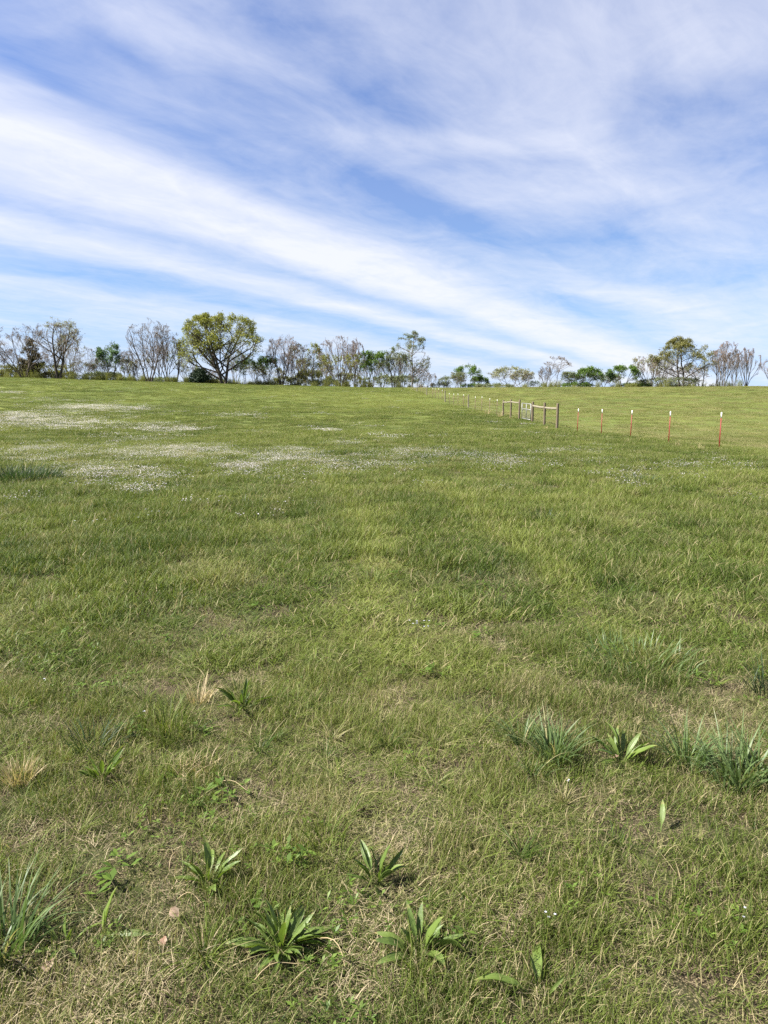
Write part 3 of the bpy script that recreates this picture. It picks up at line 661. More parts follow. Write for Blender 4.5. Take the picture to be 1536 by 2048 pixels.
# ------------------------------------------------------------------ trees
def unit(v): return v / np.maximum(np.linalg.norm(v, axis=-1, keepdims=True), 1e-9)
def polyl(r, start, dirn, length, K, wig, up):
    n = len(start); P = [start]; d = unit(dirn)
    step = length[:, None] / (K - 1)
    for k in range(K - 1):
        P.append(P[-1] + d * step); d = unit(d + r.normal(0, wig, (n, 3)) + np.array([0, 0, up]))
    return np.stack(P, 1)
def tubes(P, R0, R1, k):
    n, K, _ = P.shape; T_ = unit(np.gradient(P, axis=1)); ref = np.where(np.abs(T_[..., 2:3]) < .8, np.array([0, 0, 1.0]), np.array([1.0, 0, 0]))
    A = unit(np.cross(T_, ref)); B = np.cross(T_, A); t = np.linspace(0, 1, K)
    rr = R0[:, None] * (1 - t) + R1[:, None] * t; th = np.linspace(0, 2 * np.pi, k, endpoint=False)
    V = P[:, :, None] + rr[:, :, None, None] * (np.cos(th)[:, None] * A[:, :, None] + np.sin(th)[:, None] * B[:, :, None])
    i = np.arange(k); j = (i + 1) % k; s = np.arange(K - 1)[:, None] * k
    f = np.stack([s + i, s + j, s + k + j, s + k + i], -1).reshape(-1, 4)
    F_ = (np.arange(n) * K * k)[:, None, None] + f[None]
    return V.reshape(-1, 3), F_.reshape(-1, 4), {}
def grow(r, stems, H, spread, levels, fork=.15, rad=.25, wig=.07):
    """levels: (children, t0, t1, angle, ratio, K, up, wiggle)"""
    n = stems; az = np.linspace(0, 2 * np.pi, n, endpoint=False) + r.uniform(0, 6.28)
    lean = r.uniform(.3, 1, n) * spread if n > 1 else r.uniform(0, .06, n)
    d = np.stack([np.cos(az) * np.sin(lean), np.sin(az) * np.sin(lean), np.cos(lean)], -1)
    st = np.stack([np.cos(az) * .12 * (n > 1), np.sin(az) * .12 * (n > 1), np.full(n, -.4)], -1)
    P = polyl(r, st, d, np.full(n, H) * r.uniform(.85, 1, n), 9, wig, .02)
    R0 = np.full(n, rad * (1 if n == 1 else .62)) * r.uniform(.8, 1.1, n); out = [(P, R0, R0 * .18)]
    for (c, t0, t1, ang, ratio, K, up, wg) in levels:
        P0, Ra, Rb = out[-1]; n0, K0, _ = P0.shape; n = n0 * c
        par = np.repeat(np.arange(n0), c)
        t = np.clip(t0 + (t1 - t0) * ((np.tile(np.arange(c), n0) + r.uniform(0, 1, n)) / c), 0, .999)
        fi = t * (K0 - 1); i0 = fi.astype(int); fr_ = (fi - i0)[:, None]
        s = P0[par, i0] * (1 - fr_) + P0[par, i0 + 1] * fr_; tg = unit(P0[par, i0 + 1] - P0[par, i0])
        pv = unit(np.cross(tg, r.normal(0, 1, (n, 3)))); an = (ang * r.uniform(.6, 1.3, n))[:, None]
        dd = unit(tg * np.cos(an) + pv * np.sin(an) + np.array([0, 0, up]))
        L0 = np.linalg.norm(np.diff(P0, axis=1), axis=2).sum(1)[par]
        L_ = L0 * ratio * (1.15 - .75 * (t - t0) / max(1 - t0, .01)) * r.uniform(.6, 1.15, n)
        Rs = (Ra[par] * (1 - t) + Rb[par] * t) * .62
        Pn = polyl(r, s, dd, L_, K, wg, up * .35)
        out.append((Pn, Rs, Rs * .3))
    return out
def fit(out, W_, H_):
    """scale to the wanted width and height"""
    A = np.concatenate([o[0].reshape(-1, 3) for o in out]); c = np.percentile(A[:, :2], [1, 99], axis=0)
    w = (c[1] - c[0]).mean(); h = np.percentile(A[:, 2], 99.7); k = np.array([W_ / w, W_ / w, H_ / h])
    res = []
    a_, c_, zc = W_ / 2, H_ * .49, H_ * .52
    for P, ra, rb_ in out:
        P = P * k * [1.30, 1.30, 1.30]
        q = np.stack([P[..., 0] / a_, P[..., 1] / a_, (P[..., 2] - zc) / c_], -1); n = np.linalg.norm(q, axis=-1, keepdims=True)
        lump = 1 + .34 * (vnoise(P[..., 0] * 1.0 + 31, P[..., 1] + P[..., 2] * 1.3, H_ * .16, int(H_ * 977) % 997, 2)[..., None] - .5) * 2
        s = np.where(n > .72 * lump, (.72 * lump + .34 * (1 - np.exp(-(n - .72 * lump) / .40))) / n, 1.0)
        s = np.where((P[..., 2:3] < H_ * .25) & (n[..., 0:1] < 1.6), 1 + (s - 1) * np.clip(P[..., 2:3] / (H_ * .25), 0, 1), s)
        Q = q * s; P = np.stack([Q[..., 0] * a_, Q[..., 1] * a_, Q[..., 2] * c_ + zc], -1)
        res.append((P, ra * (H_ / h), rb_ * (H_ / h)))
    return res
def leaves(r, pts, n, size, jit, clump=0.0, flat=0.0):
    """leaf sprays: small bent quads round the twig ends, thinned in clumps"""
    if clump > 0:
        key = vnoise(pts[:, 0] + pts[:, 1] * .6, pts[:, 2] + pts[:, 1] * .4, 1.5, int(r.integers(1000)), 2); pts = pts[key > np.quantile(key, clump)]
    i = r.integers(0, len(pts), n); c = pts[i] + r.normal(0, jit, (n, 3)); s = r.uniform(.6, 1.3, n)[:, None] * size
    a = unit(r.normal(0, 1, (n, 3)) * [1, 1, 1 - flat]); b = unit(np.cross(a, r.normal(0, 1, (n, 3))))
    V = np.stack([c - a * s, c - b * s * .45 + .1 * s, c + a * s, c + b * s * .45 + .1 * s], 1)
    zz = (c[:, 2] - c[:, 2].min()) / max(np.ptp(c[:, 2]), .1)
    tn = np.repeat(np.clip(r.uniform(0, 1, n) * .7 + .3 * vnoise(c[:, 0], c[:, 1] + c[:, 2], 1.2, 5, 2), 0, 1), 4)
    return V.reshape(-1, 3), np.arange(4 * n).reshape(n, 4), {'tone': tn, 'dryness': np.zeros(4 * n)}
STY = {  # stems, spread, levels (children, from, to, angle, length ratio, points, upward, wiggle), radius fraction
    'vase': (8, .58, [(6, .2, 1, .5, .55, 6, .14, .06), (6, .2, 1, .45, .48, 5, .12, .08), (5, .2, 1, .5, .5, 4, .08, .1), (3, .2, 1, .5, .55, 3, .06, .1)], .016),
    'round': (2, .14, [(12, .18, .98, .78, .62, 7, .20, .09), (8, .2, 1, .65, .46, 6, .10, .1), (6, .2, 1, .65, .5, 4, .06, .12), (2, .2, 1, .6, .55, 3, .04, .1)], .036),
    'twin': (3, .22, [(17, .07, .98, .80, .52, 7, .15, .09), (7, .2, 1, .65, .46, 6, .06, .1), (6, .2, 1, .7, .5, 4, .02, .12), (2, .2, 1, .6, .55, 3, .0, .1)], .040),
    'multi': (4, .34, [(9, .2, 1, .6, .55, 6, .15, .08), (6, .2, 1, .55, .48, 5, .10, .1), (5, .2, 1, .55, .5, 4, .07, .1), (3, .2, 1, .55, .55, 3, .05, .1)], .021),
    'upright': (4, .20, [(11, .15, 1, .48, .50, 6, .20, .06), (6, .2, 1, .42, .48, 5, .14, .08), (5, .2, 1, .5, .5, 4, .10, .08), (3, .2, 1, .5, .55, 3, .06, .1)], .017),
    'tall': (1, 0, [(30, .12, .99, .85, .26, 6, .10, .08), (7, .2, 1, .6, .48, 5, .03, .1), (5, .2, 1, .6, .5, 4, -.02, .1), (2, .2, 1, .6, .5, 3, -.02, .1)], .016),
    'open': (2, .30, [(8, .2, .97, .65, .52, 7, .12, .12), (6, .2, 1, .6, .48, 6, .07, .13), (5, .2, 1, .6, .5, 4, .05, .14), (3, .2, 1, .6, .5, 3, .03, .1)], .024),
    'wide': (4, .60, [(8, .2, 1, .65, .52, 6, .08, .1), (7, .2, 1, .65, .5, 5, .06, .1), (5, .2, 1, .6, .5, 4, .04, .1), (3, .2, 1, .6, .5, 3, .03, .1)], .022),
    'sapling': (4, .16, [(9, .2, 1, .5, .25, 5, .12, .08), (6, .2, 1, .6, .45, 4, .06, .1), (3, .2, 1, .6, .5, 3, .06, .1)], .010),
    'bush': (8, .8, [(7, .2, 1, .6, .5, 5, .05, .1), (5, .2, 1, .7, .5, 4, .02, .1), (3, .2, 1, .6, .5, 3, .03, .1)], .012),
}
def place_at(px, D):
    x = (px - 768) / FPX * D; return np.array([x, D, float(height(x, D))])
def tree(px, top, wpx, D, style, leaf, nleaf, lsize, label, cat='tree', kind='tree', bark=None, twig=None, clump=.25, seed=0, group=None, lz=None, lean=0.0):
    r = np.random.default_rng(1000 + seed); base = place_at(px, D)
    H_ = EYE + D * (math.tan(math.atan((1024 - top) / FPX) - PITCH)) - base[2]
    W_ = wpx * D / FPX * {'bush': 1.35, 'vase': 1.08, 'multi': 1.08, 'upright': 1.1, 'tall': 1.1}.get(style, 1.15)
    st, spread, lv, rf = STY[style]
    o_ = fit(grow(r, st, 10, spread, lv, rad=rf * 10), W_ * .93, H_)
    if lean:
        for P, _, _ in o_: P[..., 0] += lean * P[..., 2]
    root = thing(kind, label, cat, base, 0, group)
    nb = 2 if style not in ('sapling',) else 1
    link('trunk', joined('trunk', [tubes(P, a, b, 6 if i == 0 else 4) for i, (P, a, b) in enumerate(o_[:nb])], bark or M_BARK), root)
    mn = .012 if style != 'open' else .014
    link('branches', joined('branches', [tubes(P, np.maximum(a, mn), np.maximum(b, mn * .6), 3) for P, a, b in o_[nb:]], twig or bark or M_BARK), root)
    if leaf:
        pts = np.concatenate([o_[-1][0][:, 1:].reshape(-1, 3), o_[-2][0][:, 2:].reshape(-1, 3)])
        if lz: pts = pts[(pts[:, 2] > lz[0] * H_) & (pts[:, 2] < lz[1] * H_)]
        cr = [leaves(r, pts, nleaf, lsize, lsize * 1.3, clump)]
        link('crown', joined('crown', cr, M_LEAF[leaf]), root)
    return root
def conifer(px, top, wpx, D, leaf, label, seed, n=5000, sharp=1.0):
    r = np.random.default_rng(2000 + seed); base = place_at(px, D)
    H_ = EYE + D * (math.tan(math.atan((1024 - top) / FPX) - PITCH)) - base[2]; W_ = wpx * D / FPX / 2
    root = thing('evergreen_tree', label, 'tree', base)
    link('trunk', joined('trunk', [tube([[0, 0, -.4], [0, 0, H_ * .5], [0, 0, H_ * .96]], [H_ * .022, H_ * .014, .02], 8)], M_BARK), root)
    nb = 90; z = np.sort(r.uniform(.04, .97, nb)); az = r.uniform(0, 6.28, nb); L = W_ * (1 - z) ** sharp * r.uniform(.7, 1.15, nb) + .12
    d = np.stack([np.cos(az), np.sin(az), r.uniform(-.1, .35, nb)], -1)
    P = polyl(r, np.stack([0 * z, 0 * z, z * H_], -1), d, L, 5, .05, .03)
    link('branches', joined('branches', [tubes(P, np.full(nb, .03), np.full(nb, .01), 3)], M_BARK), root)
    pts = P[:, 1:].reshape(-1, 3); w = np.repeat(L, 4); i = r.choice(len(pts), 1500, p=w / w.sum())
    link('crown', joined('crown', [leaves(r, pts[i], n, .17, .2, .0, .4)], M_LEAF[leaf]), root)
T = tree
# from the left edge of the picture to the right
T(-18, 672, 90, 156, 'round', None, 0, 0, 'bare tree cut by the left edge of the photo', seed=1, bark=M_BARK, twig=M_TWIG)
T(60, 655, 128, 150, 'vase', None, 0, 0, 'bare dark tree fanning out from one foot in front of the brown cedar', seed=2, bark=M_BARK, twig=M_TWIG)
conifer(77, 677, 62, 156, 'cedar', 'brownish cone shaped cedar behind the fanning bare tree', 3, 9000, .8)
T(128, 640, 104, 154, 'round', 'pale', 1500, .11, 'tall open tree with pale sparse buds, right of the brown cedar', seed=4, bark=M_BARK, twig=M_TWIG, clump=.3)
T(165, 684, 56, 160, 'sapling', 'pale', 250, .12, 'thin pale sapling just right of the tall budding tree', kind='sapling', seed=5, bark=M_BARKG, twig=M_TWIG)
T(186, 698, 44, 158, 'sapling', None, 0, 0, 'low bare grey sapling left of the blue green tree', kind='sapling', seed=6, bark=M_BARKG, twig=M_TWIG)
T(202, 706, 40, 162, 'sapling', 'grey', 200, .12, 'thin leafy sapling touching the blue green tree', kind='sapling', seed=7, bark=M_BARKG, twig=M_TWIG)
T(232, 688, 58, 155, 'multi', 'bluegreen', 3800, .15, 'blue green feathery small tree between saplings and bare trees', seed=8, clump=.2)
T(258, 718, 40, 160, 'wide', 'grey', 800, .12, 'low dark shrub to the right of the blue green tree', 'shrub', 'shrub', seed=9)
T(306, 641, 88, 151, 'multi', None, 0, 0, 'tall bare grey tree of several stems left of the slimmer bare tree', seed=10, bark=M_BARK, twig=M_TWIG)
T(341, 652, 66, 152, 'upright', None, 0, 0, 'slimmer bare tree close right of the tall bare grey one', seed=11, bark=M_BARK, twig=M_TWIG)
T(284, 716, 60, 158, 'wide', 'bush', 500, .12, 'thin low scrub under the tall bare grey tree', 'shrub', 'shrub', seed=12, twig=M_TWIG)
T(360, 680, 54, 153, 'open', 'olive', 1000, .15, 'slanting tree with thin olive crown left of the big tree', seed=13, lean=.16, lz=(.5, 1))
conifer(405, 738, 50, 149, 'conifer', 'small dark green conifer left of the big spreading tree', 14, 7000, .75)
T(451, 631, 150, 150, 'twin', 'olive', 20000, .15, 'largest tree, yellow green spreading crown on twin dark trunks', seed=15, clump=.04)
T(494, 716, 60, 156, 'open', 'green', 1500, .13, 'low dark leafy tree beneath the right side of the largest tree', seed=16, lz=(.3, 1))
T(536, 713, 58, 154, 'multi', 'green', 2300, .14, 'small tree with bright green top right of the largest tree', seed=17, lz=(.35, 1))
T(566, 671, 74, 152, 'multi', None, 0, 0, 'bare pinkish tree right of the small bright green one', seed=18, bark=M_BARK, twig=M_TWIGP)
T(596, 686, 58, 153, 'upright', 'grey', 350, .12, 'bare forked tree with few leaves left of the slim olive tree', seed=19, bark=M_BARK, twig=M_TWIG)
T(628, 690, 48, 155, 'tall', 'olive', 1700, .14, 'slim upright tree with olive leaves left of the broad bare one', seed=20, bark=M_BARKG)
T(682, 673, 86, 150, 'vase', 'olive', 1300, .14, 'broad bare pinkish crown with green leaves low on its stems', seed=21, bark=M_BARK, twig=M_TWIGP, lz=(.1, .62))
T(711, 682, 44, 153, 'upright', None, 0, 0, 'narrow bare pinkish tree between the broad bare one and the green one', seed=22, bark=M_BARK, twig=M_TWIGP)
T(744, 700, 60, 151, 'multi', 'green', 3300, .15, 'bright green leafy tree between the bare pinkish and the pale green trees', seed=23, clump=.3)
T(786, 699, 54, 152, 'multi', 'grey', 1500, .13, 'thinly leafed pale green tree beside the tall grey one', seed=24, bark=M_BARK)
T(823, 666, 72, 148, 'tall', 'grey', 3200, .12, 'tall slender grey green tree where the fence meets the skyline', seed=25, bark=M_BARKG, twig=M_TWIG, clump=.1)
T(838, 735, 48, 150, 'wide', None, 0, 0, 'low bare scrub at the foot of the tall slender tree', 'shrub', 'shrub', seed=26, bark=M_BARKG, twig=M_TWIG)
T(880, 764, 30, 166, 'bush', 'conifer', 900, .13, 'low dark bush farthest left of the middle gap', 'bush', 'bush', seed=27)
T(903, 752, 46, 166, 'bush', 'grey', 900, .13, 'low grey green bush right of the dark bush', 'bush', 'bush', seed=28)
T(931, 733, 56, 162, 'open', 'green', 2000, .15, 'open green tree standing right of the middle gap', seed=29)
T(956, 754, 34, 162, 'multi', 'green', 1400, .14, 'small round green tree close right of the open green one', seed=30)
T(940, 768, 32, 160, 'bush', 'green', 900, .12, 'bright green low bush in front of the open green tree', 'bush', 'bush', seed=31)
T(1018, 735, 92, 160, 'wide', 'pale', 2300, .13, 'low wide tree with pale whitish green leaves', seed=32, bark=M_BARKG, twig=M_BARKG, clump=.05)
T(1064, 762, 24, 164, 'bush', 'green', 400, .12, 'tiny green bush between the wide pale tree and the bare one', 'bush', 'bush', seed=33)
T(1101, 713, 70, 156, 'open', None, 0, 0, 'lone bare tree with crooked limbs right of the wide pale tree', seed=34, twig=M_TWIG)
T(1133, 744, 40, 160, 'multi', 'grey', 1300, .13, 'small grey green tree right of the lone bare tree', seed=35)
T(1172, 737, 52, 158, 'multi', 'green', 3000, .15, 'bright green small tree left of the darker twin', seed=36, clump=.2)
T(1201, 744, 36, 160, 'multi', 'bluegreen', 1900, .14, 'darker green small tree between two brighter ones', seed=37)
T(1240, 733, 62, 158, 'wide', 'green', 3600, .14, 'dome shaped green tree left of the sparse whitish one', seed=38, clump=.1)
T(1292, 711, 66, 157, 'vase', 'pale', 700, .14, 'sparse whitish tree leaning left beside the large olive crown', seed=39, bark=M_BARK, twig=M_TWIGP, lean=-.14)
T(1354, 680, 104, 154, 'round', 'olive2', 9500, .13, 'large round olive tree, biggest on the right hand skyline', seed=40, clump=.08)
T(1393, 715, 56, 158, 'open', 'pale', 700, .13, 'thin half bare tree under the right side of the large olive tree', seed=41)
T(1438, 685, 56, 156, 'upright', None, 0, 0, 'tall pale bare tree of thin stems right of the large olive tree', seed=42, bark=M_BARKG, twig=M_TWIGP)
T(1482, 695, 44, 156, 'vase', None, 0, 0, 'dense upright bare tree, second from the right edge', seed=43, bark=M_BARK, twig=M_TWIGP)
T(1535, 716, 66, 158, 'multi', None, 0, 0, 'bare tree cut by the right edge of the photo', seed=44, bark=M_BARKG, twig=M_TWIGP)
for i, (px, tp, w, lf, lb) in enumerate(((20, 731, 75, 'bush', 'olive green bush at the far left under the bare trees'), (96, 728, 85, 'bush', 'olive green bush right of the fanning bare tree'),
        (50, 738, 60, 'bush', 'dark olive bush behind the foot of the fanning tree'), (130, 744, 60, 'bush', 'low brown green bush under the tall budding tree'), (215, 745, 60, 'grey', 'low brush under the blue green tree'),
        (262, 757, 26, 'green', 'tiny green bush left of the tall bare trees'), (330, 757, 50, 'grey', 'low brush between the two tall bare trunks'), (590, 752, 60, 'bush', 'low green brush under the forked bare tree'),
        (622, 742, 46, 'bush', 'leafy brush at the foot of the slim olive tree'), (650, 760, 50, 'grey', 'low dark brush left of the broad bare tree'), (690, 748, 60, 'bush', 'green brush round the stems of the broad bare tree'),
        (765, 752, 60, 'grey', 'thin brush between the green tree and the pale green tree'), (805, 752, 46, 'grey', 'thin brush left of the tall slender tree'), (985, 769, 60, 'grey', 'very low brush left of the wide pale tree'),
        (1265, 768, 50, 'green', 'very low green brush right of the dome shaped tree'), (1150, 766, 50, 'green', 'low green brush between the small trees on the right'), (1330, 755, 90, 'grey', 'thin brush round the foot of the large olive tree'))):
    T(px, tp, w, 157 + (i % 4), 'bush', lf, 3000 if w > 45 else 1200, .13, lb, 'bush', 'bush', seed=60 + i, bark=M_BARKG, twig=M_TWIG, clump=.05)

for i, (px, tp, w, st, lf, n, lb) in enumerate(((30, 700, 60, 'multi', None, 0, 'bare grey tree behind the fanning tree at the far left'), (150, 668, 60, 'multi', 'pale', 500, 'pale budding tree behind the thin sapling'),
        (108, 700, 50, 'upright', None, 0, 'small bare tree between the cedar and the tall budding tree'), (176, 722, 60, 'wide', 'grey', 700, 'low twiggy thicket under the pale saplings'),
        (215, 716, 40, 'multi', 'bluegreen', 900, 'small blue green tree left of the feathery one'), (272, 700, 50, 'multi', None, 0, 'low bare tree left of the tall grey one'), (325, 690, 60, 'multi', None, 0, 'bare thicket tree between the two tall grey trees'),
        (383, 716, 50, 'wide', 'grey', 500, 'thin leafed low tree under the slanting tree'), (428, 742, 50, 'wide', None, 0, 'bare scrub between the dark conifer and the largest tree'), (475, 700, 60, 'multi', 'grey', 800, 'grey green tree behind the right side of the largest tree'),
        (515, 726, 44, 'multi', 'grey', 900, 'grey small tree left of the small bright green one'), (548, 735, 50, 'wide', 'grey', 900, 'low brushy tree at the foot of the bare pinkish one'), (581, 705, 46, 'multi', None, 0, 'small bare tree between the pinkish and the forked trees'),
        (612, 715, 46, 'multi', 'bush', 700, 'small brushy tree left of the slim olive tree'), (648, 705, 44, 'multi', 'grey', 800, 'thin green tree right of the slim olive tree'), (664, 725, 50, 'wide', 'olive', 900, 'olive thicket left of the broad bare crown'),
        (725, 722, 50, 'multi', 'grey', 900, 'grey brush between the narrow pinkish and bright green trees'), (765, 720, 44, 'multi', 'green', 1200, 'green small tree between the bright and the pale green ones'), (806, 712, 44, 'multi', 'grey', 900, 'grey tree close left of the tall slender one'),
        (855, 745, 36, 'wide', None, 0, 'bare low scrub right of the tall slender tree'), (917, 745, 46, 'multi', 'grey', 900, 'grey green thicket left of the open green tree'), (1040, 742, 50, 'wide', 'pale', 900, 'right half of the low pale thicket'),
        (1086, 735, 36, 'multi', None, 0, 'small bare scrub left of the lone bare tree'), (1152, 750, 40, 'multi', 'green', 900, 'small green tree left of the bright one on the right'), (1218, 750, 40, 'multi', 'green', 1100, 'small green tree between the dark and the dome shaped ones'),
        (1315, 715, 60, 'multi', 'grey', 600, 'grey twiggy tree left of the large olive crown'), (1335, 735, 60, 'wide', None, 0, 'bare brush at the left foot of the large olive tree'), (1376, 730, 60, 'multi', 'grey', 700, 'grey green thicket right of the large olive trunk'),
        (1425, 700, 40, 'upright', None, 0, 'thin bare stems left of the tall pale bare tree'), (1458, 700, 44, 'upright', None, 0, 'thin bare tree between the two tall bare ones on the right'))):
    T(px, tp, w, 160 + (i * 7 % 5), st, lf, n, .12, lb, 'tree' if tp < 735 else 'shrub', 'tree' if tp < 735 else 'shrub', seed=100 + i, bark=M_BARKG if i % 2 else M_BARK, twig=(M_TWIG, M_TWIGP)[i % 3 == 0], clump=.1)

def brush_mesh():
    b = blades(rb, 60, .6, (.5, 1.3), (.02, .05), (.1, .9), 4, .15, out=0)
    pts = b[0][rb.integers(0, len(b[0]), 400)]; pts = pts[pts[:, 2] > .15]
    c = leaves(rb, pts, 220, .07, .12)
    V, F_, A = merge([b, c]); return mesh_np('brush_clump', V, F_, M_LEAF['bush'], A)
bc = proto_set('brush_clump', [brush_mesh() for _ in range(5)])
def brush_keep(x, y, r_):
    px = x / y * FPX + 768; left = 1 - sstep(800, 850, px); right = sstep(985, 1010, px) * .45 + .25 * sstep(860, 880, px)
    return r_.uniform(0, 1, len(x)) < (left * .8 + right * .5) * (.15 + 1.1 * sstep(.35, .65, vnoise(x, y, 5, 222, 2)))
o = scatter_grass('hedgerow_brush', 149, 163, .34, bc, 5, np.random.default_rng(77), lambda x, y, r_: r_.uniform(.5, 1.5, len(x)), 'both', keepf=brush_keep, margin=8)
tag(o, 'low brush and dead stems filling the foot of the tree line', 'undergrowth')

# ------------------------------------------------------------------ plants in the foreground
def leaf_mesh(seed, arch, wid, twist, petiole=.28, start=.22):
    q = np.random.default_rng(seed); nl, nw = 14, 11
    t = np.linspace(0, 1, nl); s = np.linspace(-1, 1, nw); wid = wid * .66
    ph = start + arch * t; L = np.concatenate([[0], np.cumsum(np.sin((ph[1:] + ph[:-1]) / 2) / (nl - 1))]); Zc = np.concatenate([[0], np.cumsum(np.cos((ph[1:] + ph[:-1]) / 2) / (nl - 1))])
    b = np.clip((t - petiole) / (1 - petiole), 0, 1); w = wid * (np.sin(np.pi * b ** .85) ** .75) + .016 * (1 - t)
    w[-1] = .003
    X = np.repeat(L[:, None], nw, 1); Yv = s[None, :] * w[:, None]; tw = twist * t[:, None]
    fold = np.abs(s)[None, :] * w[:, None] * .35 + .012 * np.abs(np.sin(s * np.pi * 2.5))[None, :] * (w / wid)[:, None] + .010 * np.sin(t * 17 + q.uniform(0, 6))[:, None] * np.abs(s)[None, :] * (w / wid)[:, None]
    Y2 = Yv * np.cos(tw) - fold * np.sin(tw); up = Yv * np.sin(tw) + fold * np.cos(tw)
    X2 = X - up * np.cos(ph)[:, None]; Z2 = Zc[:, None] + up * np.sin(ph)[:, None]
    Y2 = Y2 + .08 * math.sin(seed) * (t ** 2)[:, None]
    V = np.stack([X2, Y2, Z2], -1).reshape(-1, 3); idx = np.arange(nl * nw).reshape(nl, nw)
    F_ = np.stack([idx[:-1, :-1], idx[:-1, 1:], idx[1:, 1:], idx[1:, :-1]], -1).reshape(-1, 4)
    return mesh_np('leaf', V, F_, M_PLANTAIN, {'across': np.repeat(s[None], nl, 0).ravel(), 'along': np.repeat(t[:, None], nw, 1).ravel()}, True)
LEAVES_UP = [leaf_mesh(s, a, w, tw) for s, a, w, tw in ((1, .35, .085, .3), (2, .6, .095, -.4), (3, .9, .08, .6), (4, .5, .10, -.2))]
LEAVES_OUT = [leaf_mesh(s, a, w, tw, start=.72) for s, a, w, tw in ((5, .8, .085, .4), (6, 1.0, .10, -.5), (7, .5, .075, .7), (8, 1.1, .09, -.2), (9, .6, .11, .3))]
LEAF_WIDE = leaf_mesh(12, 1.5, .20, -.5, .3)
def plantain(px, py, n, size, up, label, seed, spread=(0, 6.283), wide=0, lw=1.0):
    r = np.random.default_rng(3000 + seed); p = at(px, py); root = thing('plantain_plant', label, 'weed plant', p - [0, 0, .010])
    for i in range(n):
        u = r.uniform() < up; me = (LEAVES_UP if u else LEAVES_OUT)[r.integers(0, 4 if u else 5)]
        if i < wide: me = LEAF_WIDE
        az = spread[0] + (spread[1] - spread[0]) * ((i + r.uniform(.1, .9)) / n); s = size * r.uniform(.5, 1.15)
        o = link('leaf', me, root, (.012 * math.cos(az), .012 * math.sin(az), .005), (r.normal(0, .32), r.uniform(-.2, .3), az), (s, s * lw * r.uniform(.8, 1.25), s))
    return root
def m_of(px, py, npx):
    p = at(px, py); return npx * math.hypot(p[1], EYE) / FPX
plantain(562, 1905, 60, .142, .25, 'largest broad leaved weed, a full rosette in the lower centre', 1, lw=1.05)
plantain(418, 1768, 24, .138, .5, 'upright broad leaved weed left of centre, just above the largest rosette', 2)
plantain(838, 1912, 20, .140, .55, 'broad leaved weed with one wide leaf right of the largest rosette', 3, spread=(-1.0, 3.6), wide=2)
plantain(752, 1768, 16, .140, .8, 'half hidden broad leaved weed above the wide leafed one', 4)
plantain(1243, 1528, 20, .180, .6, 'broad leaved weed between the blue green grass tufts on the right', 5, spread=(-.6, 3.7))
plantain(203, 1562, 20, .150, .8, 'dark upright broad leaved weed at the left, above the blue tuft', 6)
plantain(130, 1898, 9, .120, .3, 'small broad leaved weed beside the blue tuft at the left edge', 7)
plantain(200, 1880, 4, .165, .7, 'weed with one long pale leaf right of the blue tuft', 8, spread=(.1, 1.1))
plantain(485, 1420, 15, .170, .7, 'small broad leaved weed farther up, left of centre', 9)
plantain(1082, 2005, 5, .170, .5, 'weed with two spread leaves at the bottom edge right of centre', 10, spread=(.3, 3.2))
plantain(1000, 1778, 6, .065, .1, 'tiny light green weed right of centre', 11, lw=1.6)
plantain(1058, 1862, 7, .06, .2, 'tiny light green weed below and right of the other tiny one', 12, lw=1.5)
plantain(1505, 1870, 9, .07, .2, 'small light green weed near the right edge at the bottom', 13, lw=1.5)
plantain(1320, 1672, 2, .11, 1, 'single upright leaf weed in the turf at the right', 14)

def tuft(px, py, n, rad, h, w, bend, mat, label, seed, cat='grass tuft', name='grass_tuft', dry=.06, out=.5, tilt=.5):
    r = np.random.default_rng(4000 + seed); b = blades(r, n, rad, h, w, bend, 8, dry, out=out, tilt=tilt)
    o = link(name, mesh_np(name, b[0], b[1], mat, b[2]), loc=at(px, py)); return tag(o, label, cat)
tuft(1108, 1525, 150, .055, (.12, .27), (.0045, .008), (.3, 1.3), M_BLUE, 'dense blue green grass tuft left of the weed on the right', 1)
tuft(1045, 1492, 42, .03, (.12, .27), (.005, .008), (.5, 1.6), M_BLUE, 'thin blue green tuft with arching blades left of the dense one', 2)
tuft(1068, 1560, 34, .03, (.08, .2), (.003, .005), (.3, 1.6), M_BLUE, 'low blue green tuft just below the dense one', 3)
tuft(1372, 1530, 90, .08, (.12, .28), (.005, .008), (.4, 1.5), M_BLUE, 'loose blue green tuft right of the broad leaved weed', 4)
tuft(1470, 1570, 130, .10, (.14, .32), (.006, .0105), (.3, 1.6), M_BLUE, 'big coarse blue green tuft near the right edge', 5)
tuft(1530, 1560, 70, .07, (.14, .30), (.006, .010), (.3, 1.6), M_BLUE, 'coarse blue green tuft cut by the right edge', 6)
tuft(2, 1905, 150, .085, (.12, .28), (.0045, .008), (.3, 1.3), M_BLUE, 'big blue green tuft cut by the left edge at the bottom', 7)
tuft(1280, 1330, 200, .32, (.10, .22), (.005, .009), (.4, 1.5), M_BLUE, 'wide low blue green patch of grass on the right, farther up', 8)
tuft(1190, 1260, 90, .16, (.05, .14), (.004, .007), (.6, 1.6), M_WEED, 'low yellow green leafy patch right of centre', 9)
tuft(1535, 1390, 70, .10, (.15, .30), (.004, .007), (.3, 1.4), M_DARKTUFT, 'dark green tuft on the right edge above the coarse ones', 10)
tuft(330, 1468, 110, .11, (.12, .28), (.003, .005), (.5, 1.5), M_GRASS, 'long bladed green tuft around the pale flower on the left', 11)
tuft(190, 1500, 80, .10, (.12, .24), (.003, .005), (.5, 1.5), M_DARKTUFT, 'dark long bladed tuft above the upright weed at the left', 12)
